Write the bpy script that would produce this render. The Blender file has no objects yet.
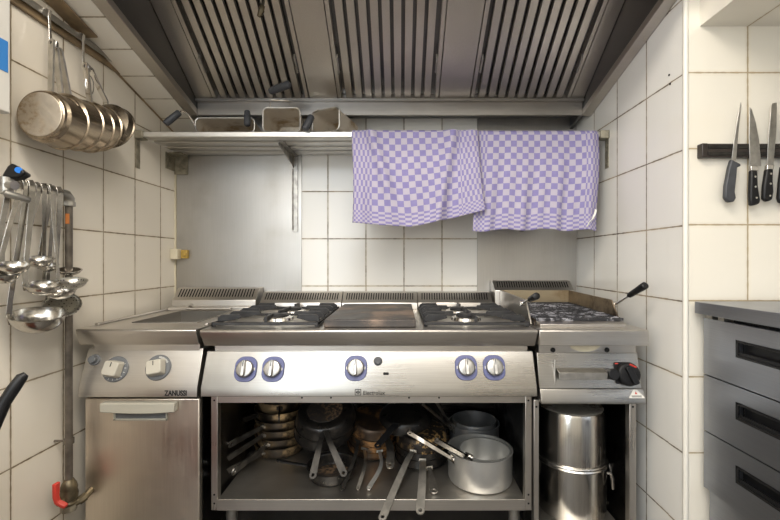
import bpy, bmesh, math, random
from math import sin, cos, pi, radians, sqrt
from mathutils import Vector, Matrix

random.seed(7)
C = bpy.context.scene.collection
H = 1.15                      # eye height
F = 408.0                     # focal length in photo pixels
def PX(px, Y): return (px - 400.7) * Y / F
def PZ(py, Y): return H - (py - 260.3) * Y / F
def P(px, py, Y): return Vector((PX(px, Y), Y, PZ(py, Y)))

# room dimensions (metres)
XL, XR, YB, YF = -1.201, 0.942, 2.178, 1.352

# ------------------------------------------------------------------ materials
def newmat(name):
    m = bpy.data.materials.new(name); m.use_nodes = True
    nt = m.node_tree
    return m, nt, nt.nodes['Principled BSDF']

def math_node(nt, op, a, b=None, c=None):
    n = nt.nodes.new('ShaderNodeMath'); n.operation = op
    for i, v in enumerate((a, b, c)):
        if v is None: continue
        if isinstance(v, (int, float)): n.inputs[i].default_value = v
        else: nt.links.new(v, n.inputs[i])
    return n.outputs[0]

def mixcol(nt, fac, a, b, blend='MIX'):
    n = nt.nodes.new('ShaderNodeMix'); n.data_type = 'RGBA'; n.blend_type = blend
    for s, v in ((n.inputs[0], fac), (n.inputs[6], a), (n.inputs[7], b)):
        if isinstance(v, (int, float)): s.default_value = v
        elif isinstance(v, (tuple, list)): s.default_value = (*v, 1) if len(v) == 3 else v
        else: nt.links.new(v, s)
    return n.outputs[2]

def noise(nt, scale=5, detail=3, vec=None, rough=.5, mapscale=None):
    n = nt.nodes.new('ShaderNodeTexNoise')
    n.inputs['Scale'].default_value = scale; n.inputs['Detail'].default_value = detail
    n.inputs['Roughness'].default_value = rough
    if vec is None:
        vec = nt.nodes.new('ShaderNodeTexCoord').outputs['Object']
    if mapscale:
        mp = nt.nodes.new('ShaderNodeMapping'); mp.inputs['Scale'].default_value = mapscale
        nt.links.new(vec, mp.inputs['Vector']); vec = mp.outputs[0]
    nt.links.new(vec, n.inputs['Vector'])
    return n.outputs[0]

def ramp(nt, fac, lo, hi, o0=0.0, o1=1.0):
    n = nt.nodes.new('ShaderNodeMapRange'); n.interpolation_type = 'SMOOTHSTEP'
    n.inputs[1].default_value = lo; n.inputs[2].default_value = hi
    n.inputs[3].default_value = o0; n.inputs[4].default_value = o1
    nt.links.new(fac, n.inputs[0])
    return n.outputs[0]

def bump(nt, bsdf, height, strength=.2, dist=.002):
    b = nt.nodes.new('ShaderNodeBump'); b.inputs['Strength'].default_value = strength
    b.inputs['Distance'].default_value = dist
    nt.links.new(height, b.inputs['Height']); nt.links.new(b.outputs[0], bsdf.inputs['Normal'])

def simple(name, col, metal=0.0, rough=.5, var=.0, vscale=8, spec=None):
    m, nt, b = newmat(name)
    b.inputs['Metallic'].default_value = metal; b.inputs['Roughness'].default_value = rough
    if spec is not None: b.inputs['Specular IOR Level'].default_value = spec
    n = noise(nt, vscale, 3)
    dark = tuple(c * (1 - var) for c in col)
    nt.links.new(mixcol(nt, ramp(nt, n, .3, .7), dark, col), b.inputs['Base Color'])
    return m

def brushed(name, col, rough=.3, axis='x', var=.07, stain=None, stain_amt=0.0, bmp=.0, aniso=0.0):
    m, nt, b = newmat(name)
    b.inputs['Metallic'].default_value = 1.0
    sc = {'x': (5, 420, 420), 'y': (420, 5, 420), 'z': (420, 420, 5)}[axis]
    n = noise(nt, 1, 4, mapscale=sc)
    blot = noise(nt, 3.5, 4)
    c = mixcol(nt, ramp(nt, n, .3, .7), tuple(x * (1 - var) for x in col), col)
    if stain:
        c = mixcol(nt, ramp(nt, blot, .5, .75, 0, stain_amt), c, stain)
    nt.links.new(c, b.inputs['Base Color'])
    nt.links.new(math_node(nt, 'ADD', ramp(nt, blot, .3, .7, -.04, .06), ramp(nt, n, .3, .7, rough - .02, rough + .03)), b.inputs['Roughness'])
    if bmp: bump(nt, b, n, bmp, .0006)
    return m

def tile_mat(name, u, v, pu, pv, ou, ov, col=(.74, .70, .62), grout=(.20, .155, .09), gw=.0026, dirt=.55):
    """glazed tile grid; u, v are object axes, pu/pv pitch, ou/ov joint offsets (world metres; origin of the wall is the world origin)"""
    m, nt, b = newmat(name)
    tc = nt.nodes.new('ShaderNodeTexCoord'); sp = nt.nodes.new('ShaderNodeSeparateXYZ')
    nt.links.new(tc.outputs['Object'], sp.inputs[0])
    ax = {'x': 0, 'y': 1, 'z': 2}
    ds, cells = [], []
    for a, p, o in ((u, pu, ou), (v, pv, ov)):
        if a is None: continue
        t = math_node(nt, 'DIVIDE', math_node(nt, 'SUBTRACT', sp.outputs[ax[a]], o), p)
        fr = math_node(nt, 'FRACT', math_node(nt, 'ADD', t, 100.0))
        cells.append(math_node(nt, 'FLOOR', math_node(nt, 'ADD', t, 100.0)))
        ds.append(math_node(nt, 'MULTIPLY', math_node(nt, 'MINIMUM', fr, math_node(nt, 'SUBTRACT', 1.0, fr)), p))
    d = ds[0] if len(ds) == 1 else math_node(nt, 'MINIMUM', ds[0], ds[1])
    wob = noise(nt, 40, 2)
    d2 = math_node(nt, 'ADD', d, ramp(nt, wob, .3, .7, -.0006, .0006))
    tile = ramp(nt, d2, gw * .7, gw * 1.25)
    wn = nt.nodes.new('ShaderNodeTexWhiteNoise'); wn.noise_dimensions = '2D'
    cb = nt.nodes.new('ShaderNodeCombineXYZ')
    for i, cc in enumerate(cells): nt.links.new(cc, cb.inputs[i])
    nt.links.new(cb.outputs[0], wn.inputs[0])
    c1 = mixcol(nt, wn.outputs['Value'], tuple(x * .93 for x in col), col)
    blot = noise(nt, 2.2, 4)
    c1 = mixcol(nt, ramp(nt, blot, .52, .78, 0, .35 * dirt), c1, (col[0] * .86, col[1] * .78, col[2] * .62))
    edge = ramp(nt, d2, gw, gw + .012, .25 * dirt, 0)
    c1 = mixcol(nt, edge, c1, (col[0] * .75, col[1] * .65, col[2] * .48))
    g = mixcol(nt, ramp(nt, noise(nt, 9, 3), .35, .7), grout, (.36, .30, .21))
    nt.links.new(mixcol(nt, tile, g, c1), b.inputs['Base Color'])
    nt.links.new(ramp(nt, tile, 0, 1, .8, .16), b.inputs['Roughness'])
    b.inputs['Specular IOR Level'].default_value = .5
    hgt = math_node(nt, 'ADD', tile, math_node(nt, 'MULTIPLY', noise(nt, 5, 2), .5))
    bump(nt, b, hgt, .35, .0015)
    return m

M = {}
M['steel'] = brushed('brushed_steel', (.61, .58, .54), .33, 'x', stain=(.50, .47, .42), stain_amt=.5)
M['steel_front'] = brushed('scratched_front_steel', (.40, .382, .352), .29, 'x', var=.1, stain=(.29, .27, .24), stain_amt=.8)
M['pan_dark'] = brushed('dark_tinted_pan', (.22, .185, .14), .3, 'z', var=.2)
M['basin_steel'] = brushed('basin_steel', (.36, .345, .32), .34, 'y', stain=(.25, .23, .2), stain_amt=.6)
M['steel_v'] = brushed('brushed_steel_vertical', (.62, .59, .55), .3, 'z')
M['steel_door'] = brushed('steel_door', (.80, .725, .63), .36, 'z', stain=(.62, .50, .38), stain_amt=.3)
M['steel_panel'] = brushed('steel_wall_sheet', (.47, .455, .43), .40, 'z', stain=(.36, .335, .295), stain_amt=.7)
M['steel_hood'] = brushed('hood_steel', (.58, .545, .50), .36, 'x', stain=(.42, .36, .30), stain_amt=.5)
M['steel_filter'] = brushed('filter_steel', (.76, .72, .67), .35, 'y', stain=(.58, .51, .44), stain_amt=.4)
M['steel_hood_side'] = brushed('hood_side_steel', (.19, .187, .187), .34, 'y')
M['gutter_steel'] = brushed('gutter_steel', (.36, .34, .315), .34, 'x', stain=(.26, .23, .2), stain_amt=.5)
M['shelf_steel'] = brushed('bright_shelf_steel', (.66, .645, .61), .36, 'x')
M['handle_bright'] = simple('bright_handle_steel', (.60, .58, .54), 1, .42, .25, 30)
M['steel_cool'] = brushed('drawer_steel', (.345, .36, .395), .38, 'y', stain=(.28, .29, .315), stain_amt=.3)
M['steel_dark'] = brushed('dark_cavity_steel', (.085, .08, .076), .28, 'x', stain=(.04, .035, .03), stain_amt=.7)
M['steel_shelf'] = brushed('worn_shelf_steel', (.60, .57, .52), .40, 'x', stain=(.32, .285, .235), stain_amt=.7)
M['chrome'] = simple('polished_steel', (.72, .70, .67), 1, .16, .15, 25)
M['handle_steel'] = simple('worn_handle_steel', (.42, .40, .37), 1, .38, .45, 30)
M['handle_dark'] = simple('burnt_handle_steel', (.045, .042, .038), .6, .42, .5, 26)
M['pan_steel'] = brushed('tinted_pan_steel', (.41, .34, .255), .25, 'z', var=.15, stain=(.22, .14, .065), stain_amt=.8)
M['ladle'] = simple('ladle_steel', (.60, .575, .53), 1, .2, .25, 22)
M['alu'] = simple('aluminium', (.66, .66, .64), .85, .36, .14, 10)
M['alu_back'] = simple('dull_aluminium', (.42, .43, .44), .85, .36, .2, 10)
M['pot'] = brushed('stock_pot_steel', (.64, .62, .58), .2, 'z', var=.18, stain=(.5, .45, .37), stain_amt=.4)
M['knob_metal'] = simple('worn_knob_metal', (.46, .45, .43), .9, .36, .3, 40)
M['iron'] = simple('cast_iron', (.032, .032, .034), .2, .5, .4, 40)
M['black'] = simple('black_plastic', (.009, .009, .010), 0, .42, .3, 30, spec=.3)
M['grey_grip'] = simple('worn_grey_grip', (.055, .058, .066), 0, .5, .3, 30)
M['dark'] = simple('dark_gap', (.012, .011, .010), 0, .8)
M['hole'] = simple('hole_dark', (.006, .006, .006), 0, .9)
M['bezel'] = simple('blue_bezel', (.085, .095, .22), 0, .4, .1)
M['grey_ring'] = simple('grey_ring', (.13, .135, .14), 0, .45, .1)
M['knob_ivory'] = simple('ivory_knob', (.46, .43, .36), 0, .4, .1)
M['handle_ivory'] = simple('ivory_handle', (.42, .40, .335), 0, .42, .1)
M['red'] = simple('red_lever', (.55, .045, .03), 0, .4, .2)
M['pipe'] = simple('grimy_pipe', (.23, .20, .165), .7, .42, .5, 18)
M['galv'] = simple('galvanised', (.40, .385, .35), .85, .38, .3, 20)
M['brass'] = simple('old_brass', (.20, .165, .105), .8, .42, .5, 30)
M['bracket'] = simple('grimy_bracket', (.40, .365, .28), .5, .45, .5, 30)
M['cream_paint'] = simple('yellowed_white', (.66, .60, .45), 0, .45, .15)
M['yellow_tape'] = simple('yellow_stain', (.50, .33, .07), 0, .5, .3, 40)
M['orange'] = simple('orange_sticker', (.55, .19, .05), 0, .6, .2)
M['white'] = simple('white_plastic', (.66, .645, .60), 0, .35, .04)
M['blue'] = simple('blue_label', (.045, .22, .58), 0, .45, .05)
M['bluedot'] = simple('blue_dot', (.02, .18, .62), 0, .35, .05)
M['ink'] = simple('dark_ink', (.012, .011, .010), 0, .5)
M['trim'] = simple('white_trim', (.76, .73, .66), 0, .35, .05)
M['rail_wood'] = simple('greasy_brown_board', (.36, .26, .15), .1, .5, .55, 9)
M['floor'] = simple('dark_floor', (.10, .09, .08), 0, .6, .3, 6)
M['plaster'] = simple('plaster', (.62, .59, .53), 0, .8, .05)
M['knife_steel'] = simple('knife_steel', (.50, .49, .47), 1, .28, .3, 30)
M['rack'] = simple('dark_brown_rack', (.035, .026, .022), .1, .4, .3, 20)
M['rivet'] = simple('rivet', (.65, .63, .6), 1, .3, .1)
M['rubber'] = simple('dark_rubber', (.03, .03, .03), 0, .7)
M['loop'] = simple('white_loop', (.82, .81, .76), 0, .8, .05)
M['wood'] = simple('wood_worktop', (.30, .20, .12), 0, .5, .3, 12)
M['red_reflect'] = simple('added_cabinet_red', (.30, .075, .045), 0, .6, .2)  # red of the added cabinet, meant to reflect in the steel door

def seasoned(name, base=(.025, .022, .02), hot=(.42, .27, .12), lo=.5, hi=.68, scale=22, metal=.75, rough=.34):
    m, nt, b = newmat(name)
    n = noise(nt, scale, 6, rough=.65)
    n2 = noise(nt, 6, 3)
    k = math_node(nt, 'MULTIPLY', ramp(nt, n, lo, hi), ramp(nt, n2, .35, .65))
    nt.links.new(mixcol(nt, k, base, hot), b.inputs['Base Color'])
    b.inputs['Metallic'].default_value = metal
    nt.links.new(ramp(nt, n, .3, .7, rough, rough + .2), b.inputs['Roughness'])
    bump(nt, b, n, .3, .002)
    return m
M['pan_base'] = seasoned('scorched_pan_base', base=(.52, .455, .365), hot=(.30, .21, .12), lo=.42, hi=.66, scale=45, metal=.8, rough=.42)
M['pan_black'] = seasoned('black_seasoned_pan', base=(.012, .011, .010), hot=(.05, .04, .032), metal=.3, rough=.24)
M['pan_gold'] = seasoned('golden_scorched_pan', base=(.035, .028, .022), hot=(.46, .33, .18), lo=.42, hi=.62, scale=16, rough=.3)
M['pan_speck'] = seasoned('speckled_burnt_pan', hot=(.62, .40, .17), lo=.5, hi=.62, scale=34)
M['pan_rust'] = seasoned('rusty_pan', base=(.05, .035, .025), hot=(.36, .19, .075), lo=.46, hi=.64, scale=17)
M['plate_iron'] = seasoned('hotplate_iron', base=(.06, .056, .055), hot=(.27, .20, .155), lo=.42, hi=.6, scale=8, metal=.4, rough=.42)
M['grill_iron'] = seasoned('grill_iron', base=(.03, .03, .034), hot=(.42, .42, .46), lo=.48, hi=.6, scale=40, metal=.4, rough=.45)
M['guard'] = seasoned('scorched_guard', base=(.42, .35, .24), hot=(.20, .115, .035), lo=.42, hi=.66, scale=11, metal=.85, rough=.34)
M['guard_dark'] = seasoned('burnt_guard', base=(.30, .24, .17), hot=(.07, .05, .035), lo=.36, hi=.62, scale=9, metal=.8, rough=.4)
M['crust'] = seasoned('burnt_crust', base=(.02, .017, .015), hot=(.22, .14, .08), lo=.45, hi=.6, scale=60, metal=.1, rough=.6)
M['basket'] = seasoned('fryer_mesh', base=(.62, .56, .47), hot=(.36, .26, .15), lo=.45, hi=.7, scale=12, metal=.4, rough=.5)
M['pot_rust'] = seasoned('rusty_pot_base', base=(.45, .42, .37), hot=(.13, .075, .035), lo=.42, hi=.55, scale=45, metal=.7, rough=.5)

def slot_wall(name):   # perforated spoon
    m, nt, b = newmat(name)
    b.inputs['Metallic'].default_value = 1; b.inputs['Roughness'].default_value = .3
    vo = nt.nodes.new('ShaderNodeTexVoronoi'); vo.inputs['Scale'].default_value = 110; vo.inputs['Randomness'].default_value = .15
    nt.links.new(nt.nodes.new('ShaderNodeTexCoord').outputs['Object'], vo.inputs['Vector'])
    nt.links.new(mixcol(nt, ramp(nt, vo.outputs[0], .22, .3), (.03, .03, .03), (.55, .53, .48)), b.inputs['Base Color'])
    return m
M['perforated'] = slot_wall('perforated_steel')

def towel_mat(name, W, HH, bl, br, bb, cell=.0287, narrow=.0105):
    m, nt, b = newmat(name)
    uv = nt.nodes.new('ShaderNodeTexCoord').outputs['UV']
    sp = nt.nodes.new('ShaderNodeSeparateXYZ'); nt.links.new(uv, sp.inputs[0])
    def par(t, lo, hi):
        inb = math_node(nt, 'ADD', math_node(nt, 'LESS_THAN', t, lo), math_node(nt, 'GREATER_THAN', t, hi))
        inb = math_node(nt, 'MINIMUM', inb, 1.0)
        per = math_node(nt, 'ADD', math_node(nt, 'MULTIPLY', inb, narrow - cell), cell)
        k = math_node(nt, 'FLOOR', math_node(nt, 'ADD', math_node(nt, 'DIVIDE', math_node(nt, 'SUBTRACT', t, lo), per), 400.0))
        return math_node(nt, 'MODULO', k, 2.0)
    a = par(sp.outputs[0], bl, W - br); c = par(sp.outputs[1], bb, 99.0)
    x = math_node(nt, 'ABSOLUTE', math_node(nt, 'SUBTRACT', a, c))
    purple = mixcol(nt, noise(nt, 60, 2), (.215, .19, .385), (.265, .24, .455))
    white = mixcol(nt, noise(nt, 12, 3), (.41, .375, .45), (.47, .44, .53))
    nt.links.new(mixcol(nt, x, white, purple), b.inputs['Base Color'])
    b.inputs['Roughness'].default_value = .9
    b.inputs['Specular IOR Level'].default_value = .15
    wv = noise(nt, 400, 1)
    bump(nt, b, wv, .25, .001)
    return m

# ------------------------------------------------------------------ mesh builder
class MB:
    def __init__(s): s.v = []; s.f = []; s.sm = []
    def add(s, vs, fs, smooth=True):
        o = len(s.v); s.v += [Vector(q) for q in vs]
        for f in fs: s.f.append(tuple(o + i for i in f))
        return s
    def box(s, x0, x1, y0, y1, z0, z1):
        vs = [(x, y, z) for x in (x0, x1) for y in (y0, y1) for z in (z0, z1)]
        return s.add(vs, [(0, 1, 3, 2), (4, 6, 7, 5), (0, 4, 5, 1), (2, 3, 7, 6), (0, 2, 6, 4), (1, 5, 7, 3)])
    def prism(s, poly, axis, a0, a1):
        """poly: 2-D points in the two remaining axes, in xyz order"""
        def mk(p, a):
            if axis == 'x': return (a, p[0], p[1])
            if axis == 'y': return (p[0], a, p[1])
            return (p[0], p[1], a)
        n = len(poly)
        vs = [mk(p, a0) for p in poly] + [mk(p, a1) for p in poly]
        fs = [tuple(range(n)), tuple(range(2 * n - 1, n - 1, -1))] + [(i, (i + 1) % n, n + (i + 1) % n, n + i) for i in range(n)]
        return s.add(vs, fs)
    def slab(s, poly3, d):
        """3-D polygon extruded by vector d"""
        n = len(poly3); d = Vector(d)
        vs = [Vector(p) for p in poly3] + [Vector(p) + d for p in poly3]
        return s.add(vs, [tuple(range(n)), tuple(range(2 * n - 1, n - 1, -1))] + [(i, (i + 1) % n, n + (i + 1) % n, n + i) for i in range(n)])
    def tube(s, pts, r, seg=8, closed=False):
        pts = [Vector(p) for p in pts]; n = len(pts)
        rs = r if isinstance(r, (list, tuple)) else [r] * n
        up = None; rings = []
        for i in range(n):
            if closed: t = pts[(i + 1) % n] - pts[i - 1]
            else: t = pts[min(i + 1, n - 1)] - pts[max(i - 1, 0)]
            t.normalize()
            if up is None:
                up = Vector((0, 0, 1)) if abs(t.z) < .9 else Vector((1, 0, 0))
            a = t.cross(up).normalized(); b = a.cross(t).normalized(); up = b
            rings.append([pts[i] + (a * cos(2 * pi * k / seg) + b * sin(2 * pi * k / seg)) * rs[i] for k in range(seg)])
        vs = [q for R in rings for q in R]; fs = []
        for i in range(n if closed else n - 1):
            j = (i + 1) % n
            for k in range(seg):
                l = (k + 1) % seg
                fs.append((i * seg + k, i * seg + l, j * seg + l, j * seg + k))
        if not closed:
            fs.append(tuple(range(seg - 1, -1, -1))); fs.append(tuple((n - 1) * seg + k for k in range(seg)))
        return s.add(vs, fs)
    def ribbon(s, pts, w, t, side):
        """rectangular section swept along pts; side = vector giving the width direction"""
        pts = [Vector(p) for p in pts]; n = len(pts)
        ws = w if isinstance(w, (list, tuple)) else [w] * n
        side = Vector(side); vs = []
        for i in range(n):
            d = (pts[min(i + 1, n - 1)] - pts[max(i - 1, 0)]).normalized()
            a = (side - d * side.dot(d)).normalized(); b = d.cross(a).normalized()
            for sa, sb in ((1, 1), (-1, 1), (-1, -1), (1, -1)):
                vs.append(pts[i] + a * sa * ws[i] / 2 + b * sb * t / 2)
        fs = []
        for i in range(n - 1):
            for k in range(4):
                l = (k + 1) % 4
                fs.append((i * 4 + k, i * 4 + l, i * 4 + 4 + l, i * 4 + 4 + k))
        fs += [(3, 2, 1, 0), tuple((n - 1) * 4 + k for k in range(4))]
        return s.add(vs, fs)
    def lathe(s, prof, seg=40, mat=None, closed=False):
        """prof: (r, z) list revolved about z; mat: 4x4 placing it"""
        mat = mat or Matrix()
        vs = []; n = len(prof)
        for r, z in prof:
            for k in range(seg):
                a = 2 * pi * k / seg
                vs.append(mat @ Vector((r * cos(a), r * sin(a), z)))
        fs = []
        for i in range(n if closed else n - 1):
            j = (i + 1) % n
            for k in range(seg):
                l = (k + 1) % seg
                fs.append((i * seg + k, i * seg + l, j * seg + l, j * seg + k))
        if not closed:
            if prof[0][0] > 1e-6: fs.append(tuple(range(seg - 1, -1, -1)))
            if prof[-1][0] > 1e-6: fs.append(tuple((n - 1) * seg + k for k in range(seg)))
        return s.add(vs, fs)
    def disc(s, c, nrm, r, t, seg=24):
        c = Vector(c); nrm = Vector(nrm).normalized()
        return s.cyl(c, c + nrm * t, r, seg=seg)
    def cyl(s, p0, p1, r0, r1=None, seg=24):
        p0 = Vector(p0); p1 = Vector(p1); r1 = r0 if r1 is None else r1
        t = (p1 - p0).normalized()
        up = Vector((0, 0, 1)) if abs(t.z) < .9 else Vector((1, 0, 0))
        a = t.cross(up).normalized(); b = a.cross(t)
        vs = [p + (a * cos(2 * pi * k / seg) + b * sin(2 * pi * k / seg)) * r for p, r in ((p0, r0), (p1, r1)) for k in range(seg)]
        fs = [(k, (k + 1) % seg, seg + (k + 1) % seg, seg + k) for k in range(seg)] + [tuple(range(seg - 1, -1, -1)), tuple(range(seg, 2 * seg))]
        return s.add(vs, fs)
    def build(s, name, mat, parent=None, bevel=0, local=False, angle=35, subs=0, origin=None):
        me = bpy.data.meshes.new(name)
        off = Vector((0, 0, 0)); inv = None
        if parent is not None and not local:
            inv = world_of(parent).inverted()
        loc = Vector((0, 0, 0))
        vs = s.v
        if parent is None and not local:
            if origin is None:
                xs = [q.x for q in vs]; ys = [q.y for q in vs]; zs = [q.z for q in vs]
                loc = Vector(((min(xs) + max(xs)) / 2, (min(ys) + max(ys)) / 2, min(zs)))
            else: loc = Vector(origin)
            vs = [q - loc for q in vs]
        elif inv is not None:
            vs = [inv @ q for q in vs]
        me.from_pydata([tuple(q) for q in vs], [], s.f)
        bm = bmesh.new(); bm.from_mesh(me)
        bmesh.ops.remove_doubles(bm, verts=bm.verts, dist=1e-6)
        bmesh.ops.recalc_face_normals(bm, faces=bm.faces)
        bm.to_mesh(me); bm.free()
        for p in me.polygons: p.use_smooth = True
        me.set_sharp_from_angle(angle=radians(angle))
        me.materials.append(M[mat] if isinstance(mat, str) else mat)
        o = bpy.data.objects.new(name, me); C.objects.link(o)
        o.location = loc
        if parent is not None: o.parent = parent
        if bevel:
            b = o.modifiers.new('Bevel', 'BEVEL'); b.width = bevel; b.segments = 2; b.limit_method = 'ANGLE'; b.angle_limit = radians(40)
        if subs:
            q = o.modifiers.new('Subdivision', 'SUBSURF'); q.levels = subs; q.render_levels = subs
        return o

def world_of(o):
    m = o.matrix_basis.copy()
    while o.parent is not None:
        o = o.parent; m = o.matrix_basis @ m
    return m

def tag(o, label, cat, group=None, kind=None):
    if label: o['label'] = label
    if cat: o['category'] = cat
    if group: o['group'] = group
    if kind: o['kind'] = kind
    return o

def thing(name, label, cat, loc, group=None, rot=None):
    o = bpy.data.objects.new(name, None); C.objects.link(o)
    o.empty_display_size = .05
    if rot is None: o.location = loc
    else: o.matrix_basis = Matrix.Translation(Vector(loc)) @ rot.to_4x4()
    return tag(o, label, cat, group)

def struct(o): o['kind'] = 'structure'; return o

def frame_of(xdir, zdir):
    z = Vector(zdir).normalized(); x = Vector(xdir); x = (x - z * x.dot(z)).normalized(); y = z.cross(x)
    return Matrix((x, y, z)).transposed()

def rounded_rect(w, h, r, n=5):
    pts = []
    for cx, cy, a0 in ((w / 2 - r, h / 2 - r, 0), (-w / 2 + r, h / 2 - r, 90), (-w / 2 + r, -h / 2 + r, 180), (w / 2 - r, -h / 2 + r, 270)):
        for k in range(n + 1):
            a = radians(a0 + 90 * k / n); pts.append((cx + r * cos(a), cy + r * sin(a)))
    return pts

def lettering(txt, size, xscale, mat, name, parent, origin, align='LEFT', rot=None, bold=0.0):
    cu = bpy.data.curves.new(name, 'FONT'); cu.body = txt; cu.size = size; cu.extrude = .0004; cu.offset = bold
    cu.align_x = align
    t = bpy.data.objects.new(name + '_tmp', cu); C.objects.link(t)
    dg = bpy.context.evaluated_depsgraph_get()
    me = bpy.data.meshes.new_from_object(t.evaluated_get(dg))
    C.objects.unlink(t); bpy.data.objects.remove(t)
    R = (rot or Matrix.Rotation(pi / 2, 4, 'X'))
    me.transform(world_of(parent).inverted() @ Matrix.Translation(Vector(origin)) @ R @ Matrix.Diagonal((xscale, 1, 1, 1)))
    me.materials.clear(); me.materials.append(M[mat])
    o = bpy.data.objects.new(name, me); C.objects.link(o); o.parent = parent
    return o

# ------------------------------------------------------------------ the room
ZR, PV = 1.0128, .252
M['tile_back'] = tile_mat('tiles_back', 'x', 'z', .203, PV, .0176, ZR, col=(.78, .765, .72), grout=(.15, .125, .095))
M['tile_left'] = tile_mat('tiles_left', 'y', 'z', .196, PV, 1.2564, ZR, col=(.80, .745, .645), grout=(.18, .135, .075))
M['tile_right'] = tile_mat('tiles_right', 'y', 'z', .211, PV, 1.353, ZR, col=(.80, .785, .74), grout=(.13, .105, .075))
M['tile_front'] = tile_mat('tiles_alcove', 'x', 'z', .208, PV, XR, ZR + .003, col=(.78, .74, .65), grout=(.40, .32, .20))
M['tile_soffit'] = tile_mat('tiles_soffit', 'y', None, .146, 1, 1.452, 0, col=(.82, .765, .67))
M['tile_box'] = tile_mat('tiles_box', 'x', None, .208, 1, XR, 0, col=(.76, .72, .64), grout=(.36, .29, .19))

def sbox(name, mat, *a):
    b = MB(); b.box(*a); return struct(b.build(name, mat, origin=(0, 0, 0)))
Y0, X1, ZC = -1.9, 2.3, 2.62
sbox('wall_back', 'tile_back', XL, XR, YB, YB + .08, 0, ZC)
sbox('wall_left', 'tile_left', XL - .08, XL, Y0, YB + .08, 0, ZC)
sbox('wall_right', 'tile_right', XR, XR + .08, YF + .08, YB + .08, 0, ZC)
sbox('wall_alcove', 'tile_front', XR, X1, YF, YF + .08, 0, ZC)
sbox('wall_side', 'plaster', X1, X1 + .08, Y0, YF + .08, 0, ZC)
sbox('wall_rear', 'plaster', XL - .08, X1 + .08, Y0 - .08, Y0, 0, ZC)
sbox('floor', 'floor', XL - .08, X1 + .08, Y0 - .08, YB + .08, -.06, 0)
sbox('ceiling', 'plaster', XL - .08, X1 + .08, Y0 - .08, YB + .08, ZC, ZC + .08)
# the return of the right wall carries the same tiles from the corner to the hood
sbox('wall_return', 'tile_right', XR - .002, XR, YF, YF + .08, 0, ZC)
b = MB(); b.cyl((XR + .003, YF + .002, .0), (XR + .003, YF + .002, ZC), .0085, seg=12)
struct(b.build('trim_1', 'trim', origin=(0, 0, 0)))
b = MB(); b.box(XL, XL + .007, YB - .012, YB, .95, 1.72)
struct(b.build('trim_2', 'cream_paint', origin=(0, 0, 0)))

# sloped tiled soffit between left wall and hood
def plane_z(Y): return 2.408 - .27 * Y
b = MB()
b.slab([(XL, 1.0, plane_z(1.0)), (-1.052, 1.0, plane_z(1.0)), (-1.052, YB, plane_z(YB)), (XL, YB, plane_z(YB))], (0, 0, .05))
struct(b.build('ceiling_slope', 'tile_soffit', origin=(0, 0, 0)))
b = MB(); b.cyl((XL + .002, 1.72, plane_z(1.72)), (XL + .002, YB, plane_z(YB)), .005, seg=8)
struct(b.build('trim_3', 'rail_wood', origin=(0, 0, 0)))
# tiled box beam, upper right, coming towards the viewer
b = MB(); b.box(.991, 1.9, -.2, YF, 1.925, ZC)
struct(b.build('ceiling_box', 'tile_box', origin=(0, 0, 0)))

# ------------------------------------------------------------------ steel wall sheets
b = MB(); b.box(XL + .008, -.527, YB - .006, YB - .0005, .93, 1.905)
tag(b.build('steel_wall_panel', 'steel_panel', bevel=.001), 'tall brushed steel sheet on the back wall behind the left end of the shelf', 'wall panel', 'steel sheets on the back wall')
b = MB(); b.box(.407, XR - .005, YB - .006, YB - .0005, .93, 1.905)
tag(b.build('steel_wall_panel', 'steel_panel', bevel=.001), 'brushed steel sheet on the back wall behind the right tea towel and grill', 'wall panel', 'steel sheets on the back wall')

# ------------------------------------------------------------------ extractor hood
hood = thing('extractor_hood', 'large stainless steel extractor hood above the cooking range', 'extractor hood', (-.05, 1.7, 1.86))
HX0, HX1, HYF = -1.051, XR - .002, 1.24
def hz(Y): return plane_z(Y)
def rim_strip(x0, x1):
    m = MB()
    m.slab([(x0, HYF, hz(HYF)), (x1, HYF, hz(HYF)), (x1, 2.015, hz(2.015)), (x0, 2.015, hz(2.015))], (0, 0, .03))
    return m
rim_strip(HX0, HX0 + .05).build('rim', 'steel_hood', hood, bevel=.002)
rim_strip(HX1 - .045, HX1).build('rim', 'steel_hood', hood, bevel=.002)
b = MB(); b.slab([(HX0, HYF - .05, hz(HYF)), (HX1, HYF - .05, hz(HYF)), (HX1, HYF, hz(HYF)), (HX0, HYF, hz(HYF))], (0, 0, .03))
b.build('rim', 'steel_hood', hood, bevel=.002)
def side_panel(x0, x1):
    m = MB(); m.slab([(x0, HYF, hz(HYF) + .028), (x0, YB - .01, hz(YB) + .028), (x0, YB - .01, 2.5), (x0, HYF, 2.5)], (x1 - x0, 0, 0)); return m
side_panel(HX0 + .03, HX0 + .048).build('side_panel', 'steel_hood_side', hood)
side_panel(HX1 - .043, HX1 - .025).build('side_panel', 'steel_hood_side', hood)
b = MB(); b.box(HX0, HX1, HYF - .05, HYF - .035, hz(HYF) + .028, 2.5); b.build('front_panel', 'steel_hood', hood)
b = MB(); b.box(HX0, HX1, HYF - .05, YB - .01, 2.5, 2.515); b.build('top_panel', 'steel_hood', hood)
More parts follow.
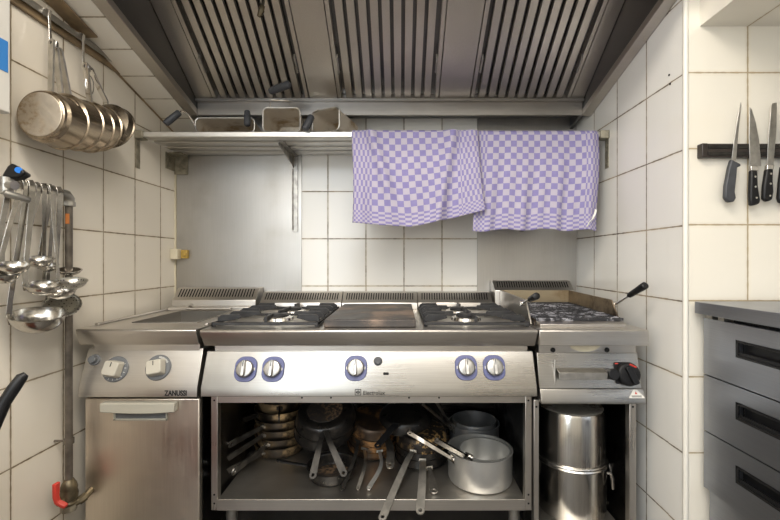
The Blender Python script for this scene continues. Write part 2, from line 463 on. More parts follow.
# filter plane
FY0, FZ0, FY1, FZ1 = 2.005, 1.936, 1.50, 2.275
dY, dZ = FY1 - FY0, FZ1 - FZ0; FL = sqrt(dY * dY + dZ * dZ)
def FP(x, s, n=0):      # point on the filter plane: s metres up the slope, n metres out of it towards the cook
    return Vector((x, FY0 + dY / FL * s - dZ / FL * n, FZ0 + dZ / FL * s + dY / FL * n))
fb = MB()
def fbox(m, x0, x1, s0, s1, n0, n1):
    vs = [FP(x, s, n) for x in (x0, x1) for s in (s0, s1) for n in (n0, n1)]
    m.add(vs, [(0, 1, 3, 2), (4, 6, 7, 5), (0, 4, 5, 1), (2, 3, 7, 6), (0, 2, 6, 4), (1, 5, 7, 3)])
fbox(fb, HX0 + .05, HX1 - .045, 0, FL, -.075, -.06)
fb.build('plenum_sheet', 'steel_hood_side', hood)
FX = [(-.917, -.449), (-.306, .184), (.341, .828)]
gaps = [(HX0 + .05, FX[0][0] - .004), (FX[0][1] + .004, FX[1][0] - .004), (FX[1][1] + .004, FX[2][0] - .004), (FX[2][1] + .004, HX1 - .045)]
for g0, g1 in gaps:
    m = MB(); fbox(m, g0, g1, 0.0, FL, -.03, 0); m.build('blank_panel', 'steel_filter', hood, bevel=.001)
# gutter along the back
b = MB()
b.box(HX0 + .05, HX1 - .045, 2.008, 2.022, 1.865, 1.930)
b.box(HX0 + .05, HX1 - .045, 1.985, 2.022, 1.927, 1.933)
b.box(HX0 + .05, HX1 - .045, 1.985, 1.989, 1.927, 1.939)
b.build('grease_gutter', 'gutter_steel', hood, bevel=.001)
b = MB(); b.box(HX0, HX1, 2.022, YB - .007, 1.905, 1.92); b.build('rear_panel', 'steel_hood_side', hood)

flab = ['leftmost baffle filter in the hood, over the left burners', 'middle baffle filter in the hood, over the hotplate', 'rightmost baffle filter in the hood, over the grill']
for (x0, x1), lab in zip(FX, flab):
    t = thing('baffle_filter', lab, 'hood filter', FP((x0 + x1) / 2, 0, 0), 'baffle filters in the hood')
    m = MB()
    fw = .017
    fbox(m, x0, x0 + fw, .003, FL, -.05, .002); fbox(m, x1 - fw, x1, .003, FL, -.05, .002)
    fbox(m, x0 + fw, x1 - fw, .003, .01, -.05, -.002); fbox(m, x0 + fw, x1 - fw, FL - .02, FL, -.05, .002)
    m.build('filter_frame', 'steel_filter', t, bevel=.001)
    m = MB(); fbox(m, x0 + fw, x1 - fw, .01, FL - .02, -.052, -.045); m.build('filter_back', 'dark', t)
    nb = 9; inner0, inner1 = x0 + fw + .014, x1 - fw - .014
    pitch = (inner1 - inner0) / nb
    for k in range(nb):
        xa = inner0 + k * pitch + .008; xb = inner0 + (k + 1) * pitch - .008
        m = MB()
        # folded baffle: flat face with two flanges folded back
        fbox(m, xa, xb, .012, FL - .02, -.004, -.001)
        fbox(m, xa, xa + .002, .012, FL - .02, -.024, -.004)
        fbox(m, xb - .002, xb, .012, FL - .02, -.024, -.004)
        m.build('baffle', 'steel_filter', t, bevel=.0012)
    m = MB()
    for k in range(nb + 1):
        xc = inner0 + k * pitch
        fbox(m, xc - .015, xc + .015, .012, FL - .02, -.040, -.036)
    m.build('rear_baffles', 'steel_hood_side', t)
    for xc in (x0 + fw + .006, x1 - fw - .006):
        m = MB()
        m.tube([FP(xc, .15, -.002), FP(xc, .155, .016), FP(xc, .225, .016), FP(xc, .23, -.002)], .0045, 8)
        m.build('lift_handle', 'handle_bright', t)
# fire-suppression nozzle hanging in front of the left filter
t = thing('suppression_nozzle', 'small brown spray nozzle on a pipe in front of the left hood filter', 'nozzle', P(261, 10, 1.55))
b = MB(); b.tube([P(263, 2, 1.55) + Vector((0, 0, .4)), P(263, 2, 1.55), P(262, 8, 1.55)], .006, 10); b.build('pipe', 'pipe', t)
b = MB(); b.cyl(P(262.5, 6, 1.55), P(261.5, 10, 1.55), .010, seg=8); b.cyl(P(261.5, 10, 1.55), P(259, 16.5, 1.55), .012, .007, seg=12); b.build('nozzle_head', 'brass', t)

# ------------------------------------------------------------------ wall shelf
SH = 1.735
shelf = thing('wall_shelf', 'slatted steel wall shelf under the hood carrying the fryer baskets', 'shelf', (-.14, 2.0, 1.70))
for y0, y1 in ((1.85, 1.905), (1.935, 1.99), (2.02, 2.075), (2.105, 2.16)):
    b = MB(); b.box(XL + .03, XR - .035, y0, y1, SH - .027, SH); b.build('slat', 'shelf_steel', shelf, bevel=.004)
for x in (-.56, .64):
    b = MB()
    b.slab([(x - .012, 1.90, SH - .028), (x - .012, 2.171, SH - .028), (x - .012, 2.171, SH - .10), (x - .012, 2.15, SH - .085), (x - .012, 1.90, SH - .042)], (.004, 0, 0))
    b.slab([(x - .014, 1.90, SH - .028), (x + .014, 1.90, SH - .028), (x + .014, 2.171, SH - .028), (x - .014, 2.171, SH - .028)], (0, 0, -.004))
    b.box(x - .014, x + .014, 2.165, 2.1715, 1.30, SH - .028)
    b.box(x - .014, x - .010, 2.150, 2.1715, 1.31, SH - .10)
    b.build('shelf_bracket', 'handle_steel', shelf, bevel=.001)
for x0, x1, sx in ((XL, XL + .05, 1), (XR - .055, XR, -1)):
    b = MB(); b.box(x0 + (.0 if sx > 0 else .015), x1 - (.015 if sx > 0 else 0), 1.838, 1.885, SH - .034, SH + .003); b.build('end_block', 'bracket', shelf, bevel=.003)
    b = MB(); xx = x0 + .001 if sx > 0 else x1 - .004
    b.box(xx, xx + .003, 1.845, 1.875, SH - .165, SH - .03)
    for k in range(4):
        b.cyl((xx + .0015 - .004, 1.86, SH - .06 - k * .028), (xx + .0015 + .004, 1.86, SH - .06 - k * .028), .005, seg=10)
    b.build('upright_strip', 'bracket', shelf, bevel=.0008)
b = MB(); b.box(XL + .001, XL + .005, 2.08, 2.168, SH - .115, SH - .03); b.box(XL + .001, XL + .07, 2.162, 2.171, SH - .13, SH - .03)
b.box(XL + .004, XL + .07, 2.10, 2.165, SH - .035, SH - .028)
for zz in (SH - .06, SH - .10):
    b.cyl((XL + .05, 2.163, zz), (XL + .05, 2.158, zz), .006, seg=10); b.cyl((XL + .003, 2.11, zz), (XL + .010, 2.11, zz), .006, seg=10)
b.build('corner_bracket', 'bracket', shelf, bevel=.001)

# small yellowed junction clip in the corner
t = thing('cable_clip', 'small yellowed white junction clip in the left back corner', 'cable clip', (XL + .03, 2.16, 1.15))
b = MB(); b.box(XL + .001, XL + .04, 2.12, 2.165, 1.155, 1.21); b.build('clip_body', 'cream_paint', t, bevel=.004)
b = MB(); b.box(XL + .041, XL + .075, 2.15, 2.171, 1.160, 1.205); b.cyl((XL + .06, 2.151, 1.183), (XL + .06, 2.143, 1.183), .012, seg=12); b.build('clip_cap', 'yellow_tape', t, bevel=.003)

# ------------------------------------------------------------------ fryer baskets on the shelf
def fryer_basket(label, origin, w, h, d, rot, grip, hpts, taper=.82):
    """basket lying on its side: opening w x h faces local -Y, depth d along +Y, resting on local z=0"""
    t = thing('fryer_basket', label, 'fryer basket', origin, 'fryer baskets on the shelf', rot=Matrix.Rotation(rot, 3, 'Z'))
    rr = rounded_rect(w, h, .022)
    m = MB(); n = len(rr); th = .0015
    front = [(x, 0, z + h / 2) for x, z in rr]
    back = [(x * taper, d, z * taper + h * taper / 2) for x, z in rr]
    fi = [(x * .985, 0.0, z * .975 + h / 2) for x, z in rr]
    bi = [(x * taper * .985, d - .003, z * taper * .975 + h * taper / 2) for x, z in rr]
    vs = front + back + fi + bi
    fs = [(i, (i + 1) % n, n + (i + 1) % n, n + i) for i in range(n)]
    fs += [(2 * n + i, 3 * n + i, 3 * n + (i + 1) % n, 2 * n + (i + 1) % n) for i in range(n)]
    fs += [tuple(n + i for i in range(n)), tuple(3 * n + i for i in range(n - 1, -1, -1))]
    fs += [(i, 2 * n + i, 2 * n + (i + 1) % n, (i + 1) % n) for i in range(n)]
    m.add(vs, fs); m.build('basket_body', 'basket', t, local=True)
    m = MB(); m.tube([(x, -.001, z + h / 2 + .0035) for x, z in rr], .0042, 8, closed=True); m.build('rim_wire', 'handle_bright', t, local=True)
    hp = [Vector(q) for q in hpts]
    for q in hp if False else ():
        pass
    m = MB(); m.tube(hp, .0032, 8); m.build('handle_wire', 'chrome', t, local=True)
    g0, g1, r = Vector(grip[0]), Vector(grip[1]), grip[2]
    dd = (g1 - g0)
    m = MB(); m.tube([g0, g0 + dd * .06, g0 + dd * .3, g0 + dd * .7, g0 + dd * .94, g1], [r * .7, r * .95, r, r * 1.06, r * .98, r * .6], 14)
    m.build('grip', 'grey_grip', t, local=True)
    return t
def loc_pts(origin, rot, pts):
    R = Matrix.Rotation(-rot, 3, 'Z'); return [R @ (Vector(p) - Vector(origin)) for p in pts]
Yb = 1.90
o1 = Vector((PX(225, Yb), Yb, SH + .0065))
pts = loc_pts(o1, 0, [P(197, 131, Yb), P(193.5, 123, Yb - .02), P(188, 114, Yb - .05), P(182.5, 110.5, Yb - .06), P(179, 112, Yb - .06)])
g = loc_pts(o1, 0, [P(180, 112, Yb - .06), P(165, 124, Yb - .075)])
fryer_basket('wide fryer basket on its side at the left shelf end, black grip leaning left', o1, .275, .068, .2, 0, (g[0], g[1], .015), pts, taper=.9)
o2 = Vector((PX(281.5, Yb - .01), Yb - .01, SH + .0065))
pts = loc_pts(o2, 0, [P(270, 107.5, Yb), P(271, 100, Yb), P(289, 101, Yb), P(290, 107.5, Yb), P(289, 101, Yb), P(280, 98, Yb - .01), P(276, 95, Yb - .03), P(269.5, 96.5, Yb - .04), P(270, 91, Yb - .05), P(274, 88, Yb - .06)])
g = loc_pts(o2, 0, [P(270, 91.5, Yb - .05), P(290, 84, Yb - .09)])
fryer_basket('narrow fryer basket with its opening facing out and black grip raised above it', o2, .172, .112, .2, 0, (g[0], g[1], .0165), pts, taper=.8)
o3 = Vector((PX(326, Yb - .005), Yb - .005, SH + .0065))
rot3 = radians(-28)
pts = loc_pts(o3, rot3, [P(311, 131, Yb - .03), P(308, 124, Yb - .06), P(313, 113, Yb - .04), P(318, 110, Yb - .02)])
g = loc_pts(o3, rot3, [P(312, 116, Yb - .055), P(304.5, 130, Yb - .07)])
fryer_basket('fryer basket turned sideways with a worn grey grip, next to the left tea towel', o3, .155, .105, .17, rot3, (g[0], g[1], .0165), pts, taper=.8)
# loose grip of a fourth basket standing behind the wide one
t = thing('fryer_basket', 'second wide fryer basket behind the leftmost one, only its upright black grip clear', 'fryer basket', (PX(246, 2.0), 2.04, SH), 'fryer baskets on the shelf')
b = MB(); rr = rounded_rect(.20, .062, .02); x0 = PX(238, 2.02)
b.tube([(x + x0, 2.115, z + SH + .037) for x, z in rr], .004, 8, closed=True); b.build('rim_wire', 'chrome', t)
b = MB(); b.box(x0 - .095, x0 + .095, 2.12, 2.16, SH + .003, SH + .062); b.build('basket_body', 'basket', t, bevel=.012)
b = MB(); b.tube([(x0 + .05, 2.113, SH + .07), P(247, 120, 2.02), P(247, 113, 1.96)], .0032, 8); b.build('handle_wire', 'chrome', t)
b = MB(); p0, p1 = P(247.2, 111, 1.90), P(247.4, 126, 1.885); dd = p1 - p0
b.tube([p0, p0 + dd * .06, p0 + dd * .3, p0 + dd * .7, p0 + dd * .94, p1], [.010, .0135, .0145, .0155, .014, .009], 14); b.build('grip', 'grey_grip', t)

# ------------------------------------------------------------------ tea towels over the shelf front
def towel(name_label, fx, fz, Y, W, HH, bl, br, bb, fold, seed, nu=72, nv=60, loop=None):
    verts, faces, uvs = [], [], []
    back = .10                                        # part lying back over the slats
    def pos(u, v):
        if v < 0:                                     # over the top, lying on the shelf
            a = -v / back
            y = Y + .012 + a * back
            return Vector((fx(u, 0), y, SH + .003 + .002 * sin(u * 23 + seed)))
        z = SH + .004 + (fz(u) - SH - .004) * v
        amp = fold(u, v)
        y = Y - amp * 1.9
        if v < .03: y = Y + .010 * (1 - v / .03) ** 2 - amp * 1.9 * (v / .03)
        return Vector((fx(u, v), y, z))
    vv = [-back + back * k / 5 for k in range(5)] + [k / nv for k in range(nv + 1)]
    for j, v in enumerate(vv):
        for i in range(nu + 1):
            u = i / nu
            verts.append(pos(u, v)); uvs.append((u * W, HH * (1 - max(v, 0)) + (-v if v < 0 else 0)))
    R = nu + 1
    for j in range(len(vv) - 1):
        for i in range(nu):
            faces.append((j * R + i, j * R + i + 1, (j + 1) * R + i + 1, (j + 1) * R + i))
    t = thing('tea_towel', name_label, 'tea towel', (fx(.5, 0), Y, fz(.5)), 'checked tea towels over the shelf')
    me = bpy.data.meshes.new('cloth'); L = Vector(t.location)
    me.from_pydata([tuple(q - L) for q in verts], [], faces)
    uvl = me.uv_layers.new(name='UVMap')
    for p in me.polygons:
        p.use_smooth = True
        for li in p.loop_indices: uvl.data[li].uv = uvs[me.loops[li].vertex_index]
    me.materials.append(towel_mat('checked_cloth', W, HH, bl, br, bb))
    o = bpy.data.objects.new('cloth', me); C.objects.link(o); o.parent = t
    s = o.modifiers.new('Solidify', 'SOLIDIFY'); s.thickness = .0016; s.offset = 1
    if loop:
        m = MB(); m.ribbon([pos(*q) + Vector((0, -.004 - .004 * k % 2, 0)) for k, q in enumerate(loop)], .009, .0018, (0.6, 0, .8))
        q = m.build('hanging_loop', 'loop', t); q['label'] = 'white hanging loop'
    return t
YT = 1.842
def fxR(u, v):
    l = PX(471.5 + 5 * (1 - v), YT); r = PX(597 - 1.2 * v + 1.5 * sin(v * 5), YT); return l + (r - l) * u
def fzR(u): return PZ(231.5 - 1.5 * sin(u * pi) + 1.0 * sin(u * 19), YT)
def foldR(u, v):
    return .004 + v * (.005 * sin(u * 21 + .5) + .004 * sin(u * 47 + v * 2)) + .012 * math.exp(-((u - .93 + .05 * v) / .05) ** 2) * (1 - .4 * v) + v * .008
towel('right purple checked tea towel, hanging square with a white loop at its corner', fxR, fzR, YT, .6, .47, .055, .068, .072, foldR, 1,
      loop=[(.905, .97), (.915, .93), (.945, .89), (.962, .84), (.968, .80)])
YL = 1.836
def fxL(u, v):
    l = PX(352 + 2.5 * v, YL); r = PX(477 + 6 * v, YL); return l + (r - l) * u + .006 * sin(v * 4 + u * 9) * v
def fzL(u):
    y = 223.5 + (227.5 - 223.5) * min(u / .42, 1) if u < .42 else 227.5 - (227.5 - 211.5) * ((u - .42) / .58) ** 1.15
    return PZ(y, YL)
def foldL(u, v):
    d1 = .016 * math.exp(-((u - .14 - .22 * v) / .045) ** 2) * (1 - .5 * v)      # folds fanning out from the top
    d2 = .018 * math.exp(-((u - .80 + .16 * v) / .05) ** 2) * (1 - .3 * v)
    d3 = .012 * math.exp(-((u - .95) / .05) ** 2)
    return .007 + d1 + d2 + d3 + v * (.010 + .007 * sin(u * 13 + 1) + .004 * sin(u * 31))
towel('left purple checked tea towel, its hem rising to the right', fxL, fzL, YL, .6, .45, .09, .095, .06, foldL, 2)

# ------------------------------------------------------------------ range: stove
YFN = 1.453
stove = thing('gas_range', 'wide stainless gas range with four burners, hotplate and open base full of pans', 'stove', (-.113, 1.78, 0))
SX0, SX1 = -.716, .489
ZT = .902
# worktop with sloped nosing
b = MB()
b.prism([(YFN, ZT - .004), (YFN + .004, ZT), (2.06, ZT), (2.06, ZT - .02), (1.52, ZT - .02), (1.50, .838), (1.487, .838), (YFN, ZT - .012)], 'x', SX0, SX1)
b.build('worktop', 'steel', stove, bevel=.002)
b = MB(); b.box(SX0 + .028, SX1 - .02, 1.512, 1.54, .812, .84); b.build('shadow_gap', 'steel', stove)
# control panel: sloped face then vertical lip
b = MB(); b.prism([(1.506, .815), (1.457, .694), (1.455, .664), (1.475, .660), (2.06, .660), (2.06, .815)], 'x', -.714, .487)
b.build('control_panel', 'steel_front', stove, bevel=.0015)
pn = Vector((0, -.121, .049)); pn = Vector((0, -(.815 - .694), .049)).normalized()   # outward normal of the sloped face
pdown = Vector((0, -.049, -.121)).normalized()
def panel_pt(px, py):
    t = (py - 351) / 37.0; Y = 1.506 - .049 * t
    return Vector((PX(px, Y), Y, .815 - .121 * t))
def oriented(c, nrm, up):
    n = Vector(nrm).normalized(); u = (Vector(up) - n * Vector(up).dot(n)).normalized(); s = u.cross(n)
    return Matrix((s, u, n)).transposed(), Vector(c)
def range_knob(px, py, ang=0):
    c = panel_pt(px, py); R, c = oriented(c, pn, (0, 0, 1))
    def tr(p): return c + R @ Vector(p)
    k = MB(); rr = rounded_rect(.080, .090, .032, 6)
    # bulging squarish bezel
    k.slab([tr((x, y, 0)) for x, y in rr], R @ Vector((0, 0, .006)))
    bz = k.build('knob_bezel', 'bezel', stove, bevel=.002)
    m = MB(); A = Matrix.Rotation(ang, 3, 'Z')
    mat = Matrix.Translation(c) @ (R @ A).to_4x4()
    m.lathe([(0, .0065), (.031, .0065), (.031, .016), (.029, .021), (.024, .023), (0, .023)], 28, mat)
    gp = [tr(A @ Vector((x, y, .0232))) for x, y in rounded_rect(.012, .056, .005, 3)]
    m.slab(gp, R @ Vector((0, 0, .014)))
    kn = m.build('knob', 'knob_metal', bz, bevel=.0015)
    m = MB(); m.slab([tr(A @ Vector((x, y + .016, .0374))) for x, y in rounded_rect(.003, .02, .001, 2)], R @ Vector((0, 0, .0006))); m.build('pointer_mark', 'ink', bz)
    m = MB()
    for sx in (-.033, .033):
        m.slab([tr((x + sx, y, .0063)) for x, y in rounded_rect(.003, .01, .001, 2)], R @ Vector((0, 0, .0004)))
    m.build('scale_mark', 'white', bz)
for px, py in ((246, 369.5), (273.3, 369.5), (356, 368.5), (466, 368), (494, 368)): range_knob(px, py)
c = panel_pt(378, 361.5)
b = MB(); b.cyl(c, c + pn * .012, .013, .012, seg=20); b.cyl(c, c + pn * .004, .016, seg=20); b.build('ignition_button', 'grey_grip', stove, bevel=.001)
c = panel_pt(386, 374); R, c = oriented(c, pn, (0, 0, 1))
b = MB(); b.slab([c + R @ Vector((x, y, 0)) for x, y in rounded_rect(.02, .009, .002, 2)], R @ Vector((0, 0, .001))); b.build('panel_slot', 'hole', stove)
lettering('Electrolux', .0205, .92, 'ink', 'lettering', stove, (PX(363, 1.455), 1.4548, PZ(394.8, 1.455)), bold=.0002)
ex, ez = PX(358, 1.455), PZ(392.2, 1.455)
b = MB()
for x0, x1, z0, z1 in ((-.011, .011, .009, .011), (-.011, .011, -.011, -.009), (-.011, -.009, -.011, .011), (.009, .011, -.011, .011)):
    b.box(ex + x0, ex + x1, 1.4538, 1.4552, ez + z0, ez + z1)
b.prism([(ex - .008, ez), (ex - .001, ez + .007), (ex - .001, ez - .007)], 'y', 1.4538, 1.4552)
b.prism([(ex + .001, ez + .008), (ex + .0075, ez), (ex + .001, ez - .008)], 'y', 1.4538, 1.4552)
b.build('emblem', 'ink', stove)
# open base
bx0, bx1, by = -.696, .481, 1.497
ZS = .272
for x0, x1 in ((bx0, bx0 + .024), (bx1 - .024, bx1)):
    b = MB(); b.box(x0, x1, by, by + .03, .232, .66)
    b.build('front_post', 'steel_v', stove, bevel=.002)
    xc = (x0 + x1) / 2
    for z in (.636, .258, .29):
        b = MB(); b.cyl((xc, by - .001, z), (xc, by + .002, z), .0035, seg=10); b.build('screw', 'hole', stove)
b = MB(); b.box(bx0 + .024, bx1 - .024, by, by + .03, .626, .66); b.build('top_rail', 'steel', stove, bevel=.002)
for x in (PX(302, by), PX(331, by), PX(409, by), PX(439, by)):
    b = MB(); b.cyl((x, by - .001, .646), (x, by + .002, .646), .0035, seg=10); b.build('screw', 'hole', stove)
b = MB(); b.box(bx0 + .024, bx1 - .024, by, 2.05, ZS - .014, ZS); b.box(bx0 + .024, bx1 - .024, by, by + .012, .232, ZS - .014)
b.build('base_shelf', 'steel_shelf', stove, bevel=.002)
b = MB(); b.box(bx0 + .024, bx1 - .024, by - .0015, by, .233, ZS - .001); b.build('shelf_lip', 'steel', stove)
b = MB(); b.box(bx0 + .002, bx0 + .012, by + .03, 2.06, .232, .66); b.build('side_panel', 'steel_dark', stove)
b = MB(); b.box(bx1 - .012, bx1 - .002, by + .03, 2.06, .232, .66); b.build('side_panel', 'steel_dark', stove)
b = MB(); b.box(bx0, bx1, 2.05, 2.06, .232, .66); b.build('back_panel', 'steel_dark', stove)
for px in (232, 514):
    for yy in (1.56, 2.0):
        b = MB(); x = PX(px, 1.56); b.cyl((x, yy, 0.012), (x, yy, .232), .021, seg=20); b.cyl((x, yy, 0), (x, yy, .012), .027, seg=20); b.build('leg', 'galv', stove)
# flue vent
def flue(parent, x0, x1, z0, z1, n, y0=2.065, zbase=ZT):
    m = MB(); m.prism([(y0 - .012, zbase), (y0 - .006, z0 - .012), (y0 + .004, z0 - .004), (y0 + .012, z0), (y0 + .046, z1 - .004), (y0 + .06, z1), (YB - .012, z1), (YB - .012, zbase)], 'x', x0, x1)
    o = m.build('flue_vent', 'steel', parent, bevel=.002)
    d = Vector((0, .034, z1 - .004 - z0)); nrm = Vector((0, -d.z, d.y)).normalized()
    m = MB(); w = x1 - x0; mg = .016
    for k in range(n):
        xa = x0 + mg + (w - 2 * mg) * (k + .3) / n; xb = x0 + mg + (w - 2 * mg) * (k + .68) / n
        a = Vector((0, y0 + .012, z0)) + d * .06 ; e = Vector((0, y0 + .012, z0)) + d * .94
        sk = (xb - xa) * .35
        m.slab([(xa - sk, a.y, a.z), (xb - sk, a.y, a.z), (xb, e.y, e.z), (xa, e.y, e.z)], nrm * .0012)
    m.build('vent_slots', 'hole', o)
    return o
flue(stove, SX0 + .004, -.30, .948, .986, 30)
flue(stove, -.297, .085, .948, .986, 28)
flue(stove, .088, SX1 - .024, .948, .986, 27)
# hob wells and burners
for x0 in (-.70, .075):
    m = MB(); m.box(x0 + .03, x0 + .37, 1.56, 2.03, ZT, ZT + .003); m.build('hob_well', 'steel_shelf', stove, bevel=.001)
    for yy in (1.69, 1.91):
        xc = x0 + .195
        m = MB(); m.lathe([(0, 0), (.062, 0), (.058, .010), (.045, .016), (0, .016)], 28, Matrix.Translation((xc, yy, ZT + .003))); bo = m.build('burner', 'chrome', stove)
        m = MB(); m.lathe([(0, .0165), (.040, .0165), (.042, .021), (.036, .026), (0, .027)], 28, Matrix.Translation((xc, yy, ZT + .003))); m.build('burner_cap', 'iron', bo)

def pan_grate(x0, x1, label):
    y0, y1 = 1.515, 2.045; xc = (x0 + x1) / 2
    t = thing('pan_grate', label, 'burner grate', (xc, 1.78, ZT), 'cast iron grates on the range')
    m = MB(); q = .010; za, zb = ZT + .006, ZT + .017
    m.box(x0, x1, y0, y0 + q, za, zb); m.box(x0, x1, y1 - q, y1, za, zb); m.box(x0, x0 + q, y0 + q, y1 - q, za, zb); m.box(x1 - q, x1, y0 + q, y1 - q, za, zb)
    m.box(x0 + q, x1 - q, 1.777, 1.787, za, zb)
    for xx in (x0, x1 - .012):
        for yy in (y0, y1 - .012): m.box(xx, xx + .012, yy, yy + .012, ZT + .0005, za)
    m.build('grate_frame', 'iron', t, bevel=.002)
    for ya, yb in ((y0 + q, 1.777), (1.787, y1 - q)):
        yc = (ya + yb) / 2
        for a, e in ((ya, yc - .045), (yb, yc + .045)):
            m = MB(); m.prism([(a, zb - .002), (a, zb + .020), (e, zb + .022), (e, zb + .010), ((a + e) / 2, zb + .004)], 'x', xc - .005, xc + .005)
            m.build('centre_bar', 'iron', t, bevel=.001)
    for k in range(5):
        yy = y0 + .05 + k * .107
        L = .125 if k in (1, 3) else .085
        for sx in (1, -1):
            xe = x0 if sx > 0 else x1
            m = MB()
            poly = [(xe + sx * .003, zb - .004), (xe + sx * .003, zb + .012), (xe + sx * .018, zb + .023), (xe + sx * L, zb + .023), (xe + sx * (L + .006), zb + .010), (xe + sx * (L * .55), zb - .002)]
            m.prism(poly, 'y', yy - .006, yy + .006)
            m.build('finger', 'iron', t, bevel=.0015)
pan_grate(-.703, -.308, 'black cast iron grate over the left pair of burners')
pan_grate(.088, .478, 'black cast iron grate over the right pair of burners')
b = MB(); b.box(-.283, .055, 1.50, 2.045, ZT + .001, ZT + .030)
o = b.build('hotplate', 'plate_iron', None, bevel=.004)
tag(o, 'thick rusty black iron hotplate in the middle of the range', 'hotplate')

# ------------------------------------------------------------------ left unit (bain marie / fryer)
ZX0, ZX1 = -1.156, -.728
fry = thing('bain_marie_unit', 'narrow stainless unit with a sunken basin and two ivory knobs, left of the range', 'cooker unit', (-.94, 1.78, 0))
b = MB(); fy = 1.45
ZW = .905
def wt(m, x0, x1, y0, y1, z0=ZW - .02, z1=ZW): m.box(x0, x1, y0, y1, z0, z1)
b.prism([(fy, ZW - .004), (fy + .005, ZW), (1.60, ZW), (1.60, ZW - .02), (1.53, ZW - .02), (1.485, .848), (1.470, .846), (fy, ZW - .010)], 'x', ZX0, ZX1)
BX0, BX1, BY0, BY1 = -1.055, -.800, 1.60, 1.955
wt(b, ZX0, BX0, 1.60, 2.06); wt(b, BX1, ZX1, 1.60, 2.06); wt(b, BX0, BX1, BY1, 2.06)
b.build('worktop', 'steel', fry, bevel=.0015)
# raised lip round the edges
b = MB(); b.box(ZX0, ZX0 + .018, 1.54, 2.06, ZW, ZW + .008); b.box(ZX1 - .014, ZX1, 1.54, 2.06, ZW, ZW + .008); b.box(ZX0 + .018, ZX1 - .014, 1.99, 2.06, ZW, ZW + .018)
b.build('raised_edge', 'steel', fry, bevel=.003)
b = MB(); d = .16; tt = .004
b.box(BX0, BX0 + tt, BY0, BY1, ZW - d, ZW + .003); b.box(BX1 - tt, BX1, BY0, BY1, ZW - d, ZW + .003)
b.box(BX0 + tt, BX1 - tt, BY0, BY0 + tt, ZW - d, ZW + .003); b.box(BX0 + tt, BX1 - tt, BY1 - tt, BY1, ZW - d, ZW + .003); b.box(BX0, BX1, BY0, BY1, ZW - d - tt, ZW - d)
b.build('basin', 'basin_steel', fry)
b = MB(); b.tube([(BX0 + .02, 1.965, ZW + .012), (BX1 - .02, 1.965, ZW + .012)], .006, 10); b.tube([(BX0 + .04, 1.97, ZW + .02), (BX0 + .04, 1.98, ZW + .03)], .01, 10); b.build('basin_bead', 'steel', fry)
b = MB(); b.box(ZX0 + .03, ZX1 - .01, 1.50, 1.53, .818, .85); b.build('shadow_gap', 'steel', fry)
b = MB(); b.prism([(1.503, .826), (1.457, .695), (1.455, .662), (1.475, .658), (2.05, .658), (2.05, .826)], 'x', -1.150, -.727)
b.build('control_panel', 'steel', fry, bevel=.0015)
zn = Vector((0, -.131, .046)).normalized()
def zpt(px, py):
    t = (py - 349) / 38.0; Y = 1.503 - .046 * t
    return Vector((PX(px, Y), Y, .826 - .131 * t))
for px, py, rot, ring in ((116, 369.5, radians(-8), 'grey_ring'), (158.5, 368, radians(10), 'grey_ring')):
    R, c = oriented(zpt(px, py), zn, (0, 0, 1)); mat = Matrix.Translation(c) @ R.to_4x4()
    m = MB(); m.lathe([(0, 0), (.046, 0), (.046, .003), (.043, .006), (0, .006)], 32, mat); rg = m.build('knob_dial', ring, fry)
    m = MB()
    for k in range(-5, 6):
        a = radians(-90 + 24 * k) if px < 140 else radians(60 + 6 * k)
        m.slab([c + R @ (Matrix.Rotation(a, 3, 'Z') @ Vector((x + .037, y, .0061))) for x, y in rounded_rect(.007, .0018, .0005, 1)], R @ Vector((0, 0, .0004)))
    m.build('scale_mark', 'white', rg)
    A = Matrix.Rotation(rot, 3, 'Z')
    m = MB(); lo = [c + R @ (A @ Vector((x, y, .0065))) for x, y in rounded_rect(.060, .060, .010, 4)]
    hi = [c + R @ (A @ Vector((x * .86, y * .80, .036))) for x, y in rounded_rect(.060, .060, .010, 4)]
    n = len(lo); m.add(lo + hi, [tuple(range(n - 1, -1, -1)), tuple(range(n, 2 * n))] + [(i, (i + 1) % n, n + (i + 1) % n, n + i) for i in range(n)])
    m.build('knob', 'knob_ivory', rg, bevel=.003)
    m = MB(); m.slab([c + R @ (A @ Vector((x, y + .014, .0362))) for x, y in rounded_rect(.003, .016, .001, 2)], R @ Vector((0, 0, .0005))); m.build('pointer_mark', 'ink', rg)
c = zpt(95, 360.5)
b = MB(); b.cyl(c, c + zn * .006, .021, .019, seg=24); b.cyl(c + zn * .006, c + zn * .02, .014, .013, seg=24); b.build('push_button', 'grey_ring', fry, bevel=.001)
lettering('ZANUSSI', .0265, .76, 'ink', 'lettering', fry, (PX(164.6, 1.455), 1.4544, PZ(395.6, 1.455)), bold=.0007)
b = MB(); b.box(-1.142, -.728, 1.475, 1.50, .10, .650)
door = b.build('door', 'steel_door', fry, bevel=.004)
b = MB(); zz = PZ(404.5, 1.46)
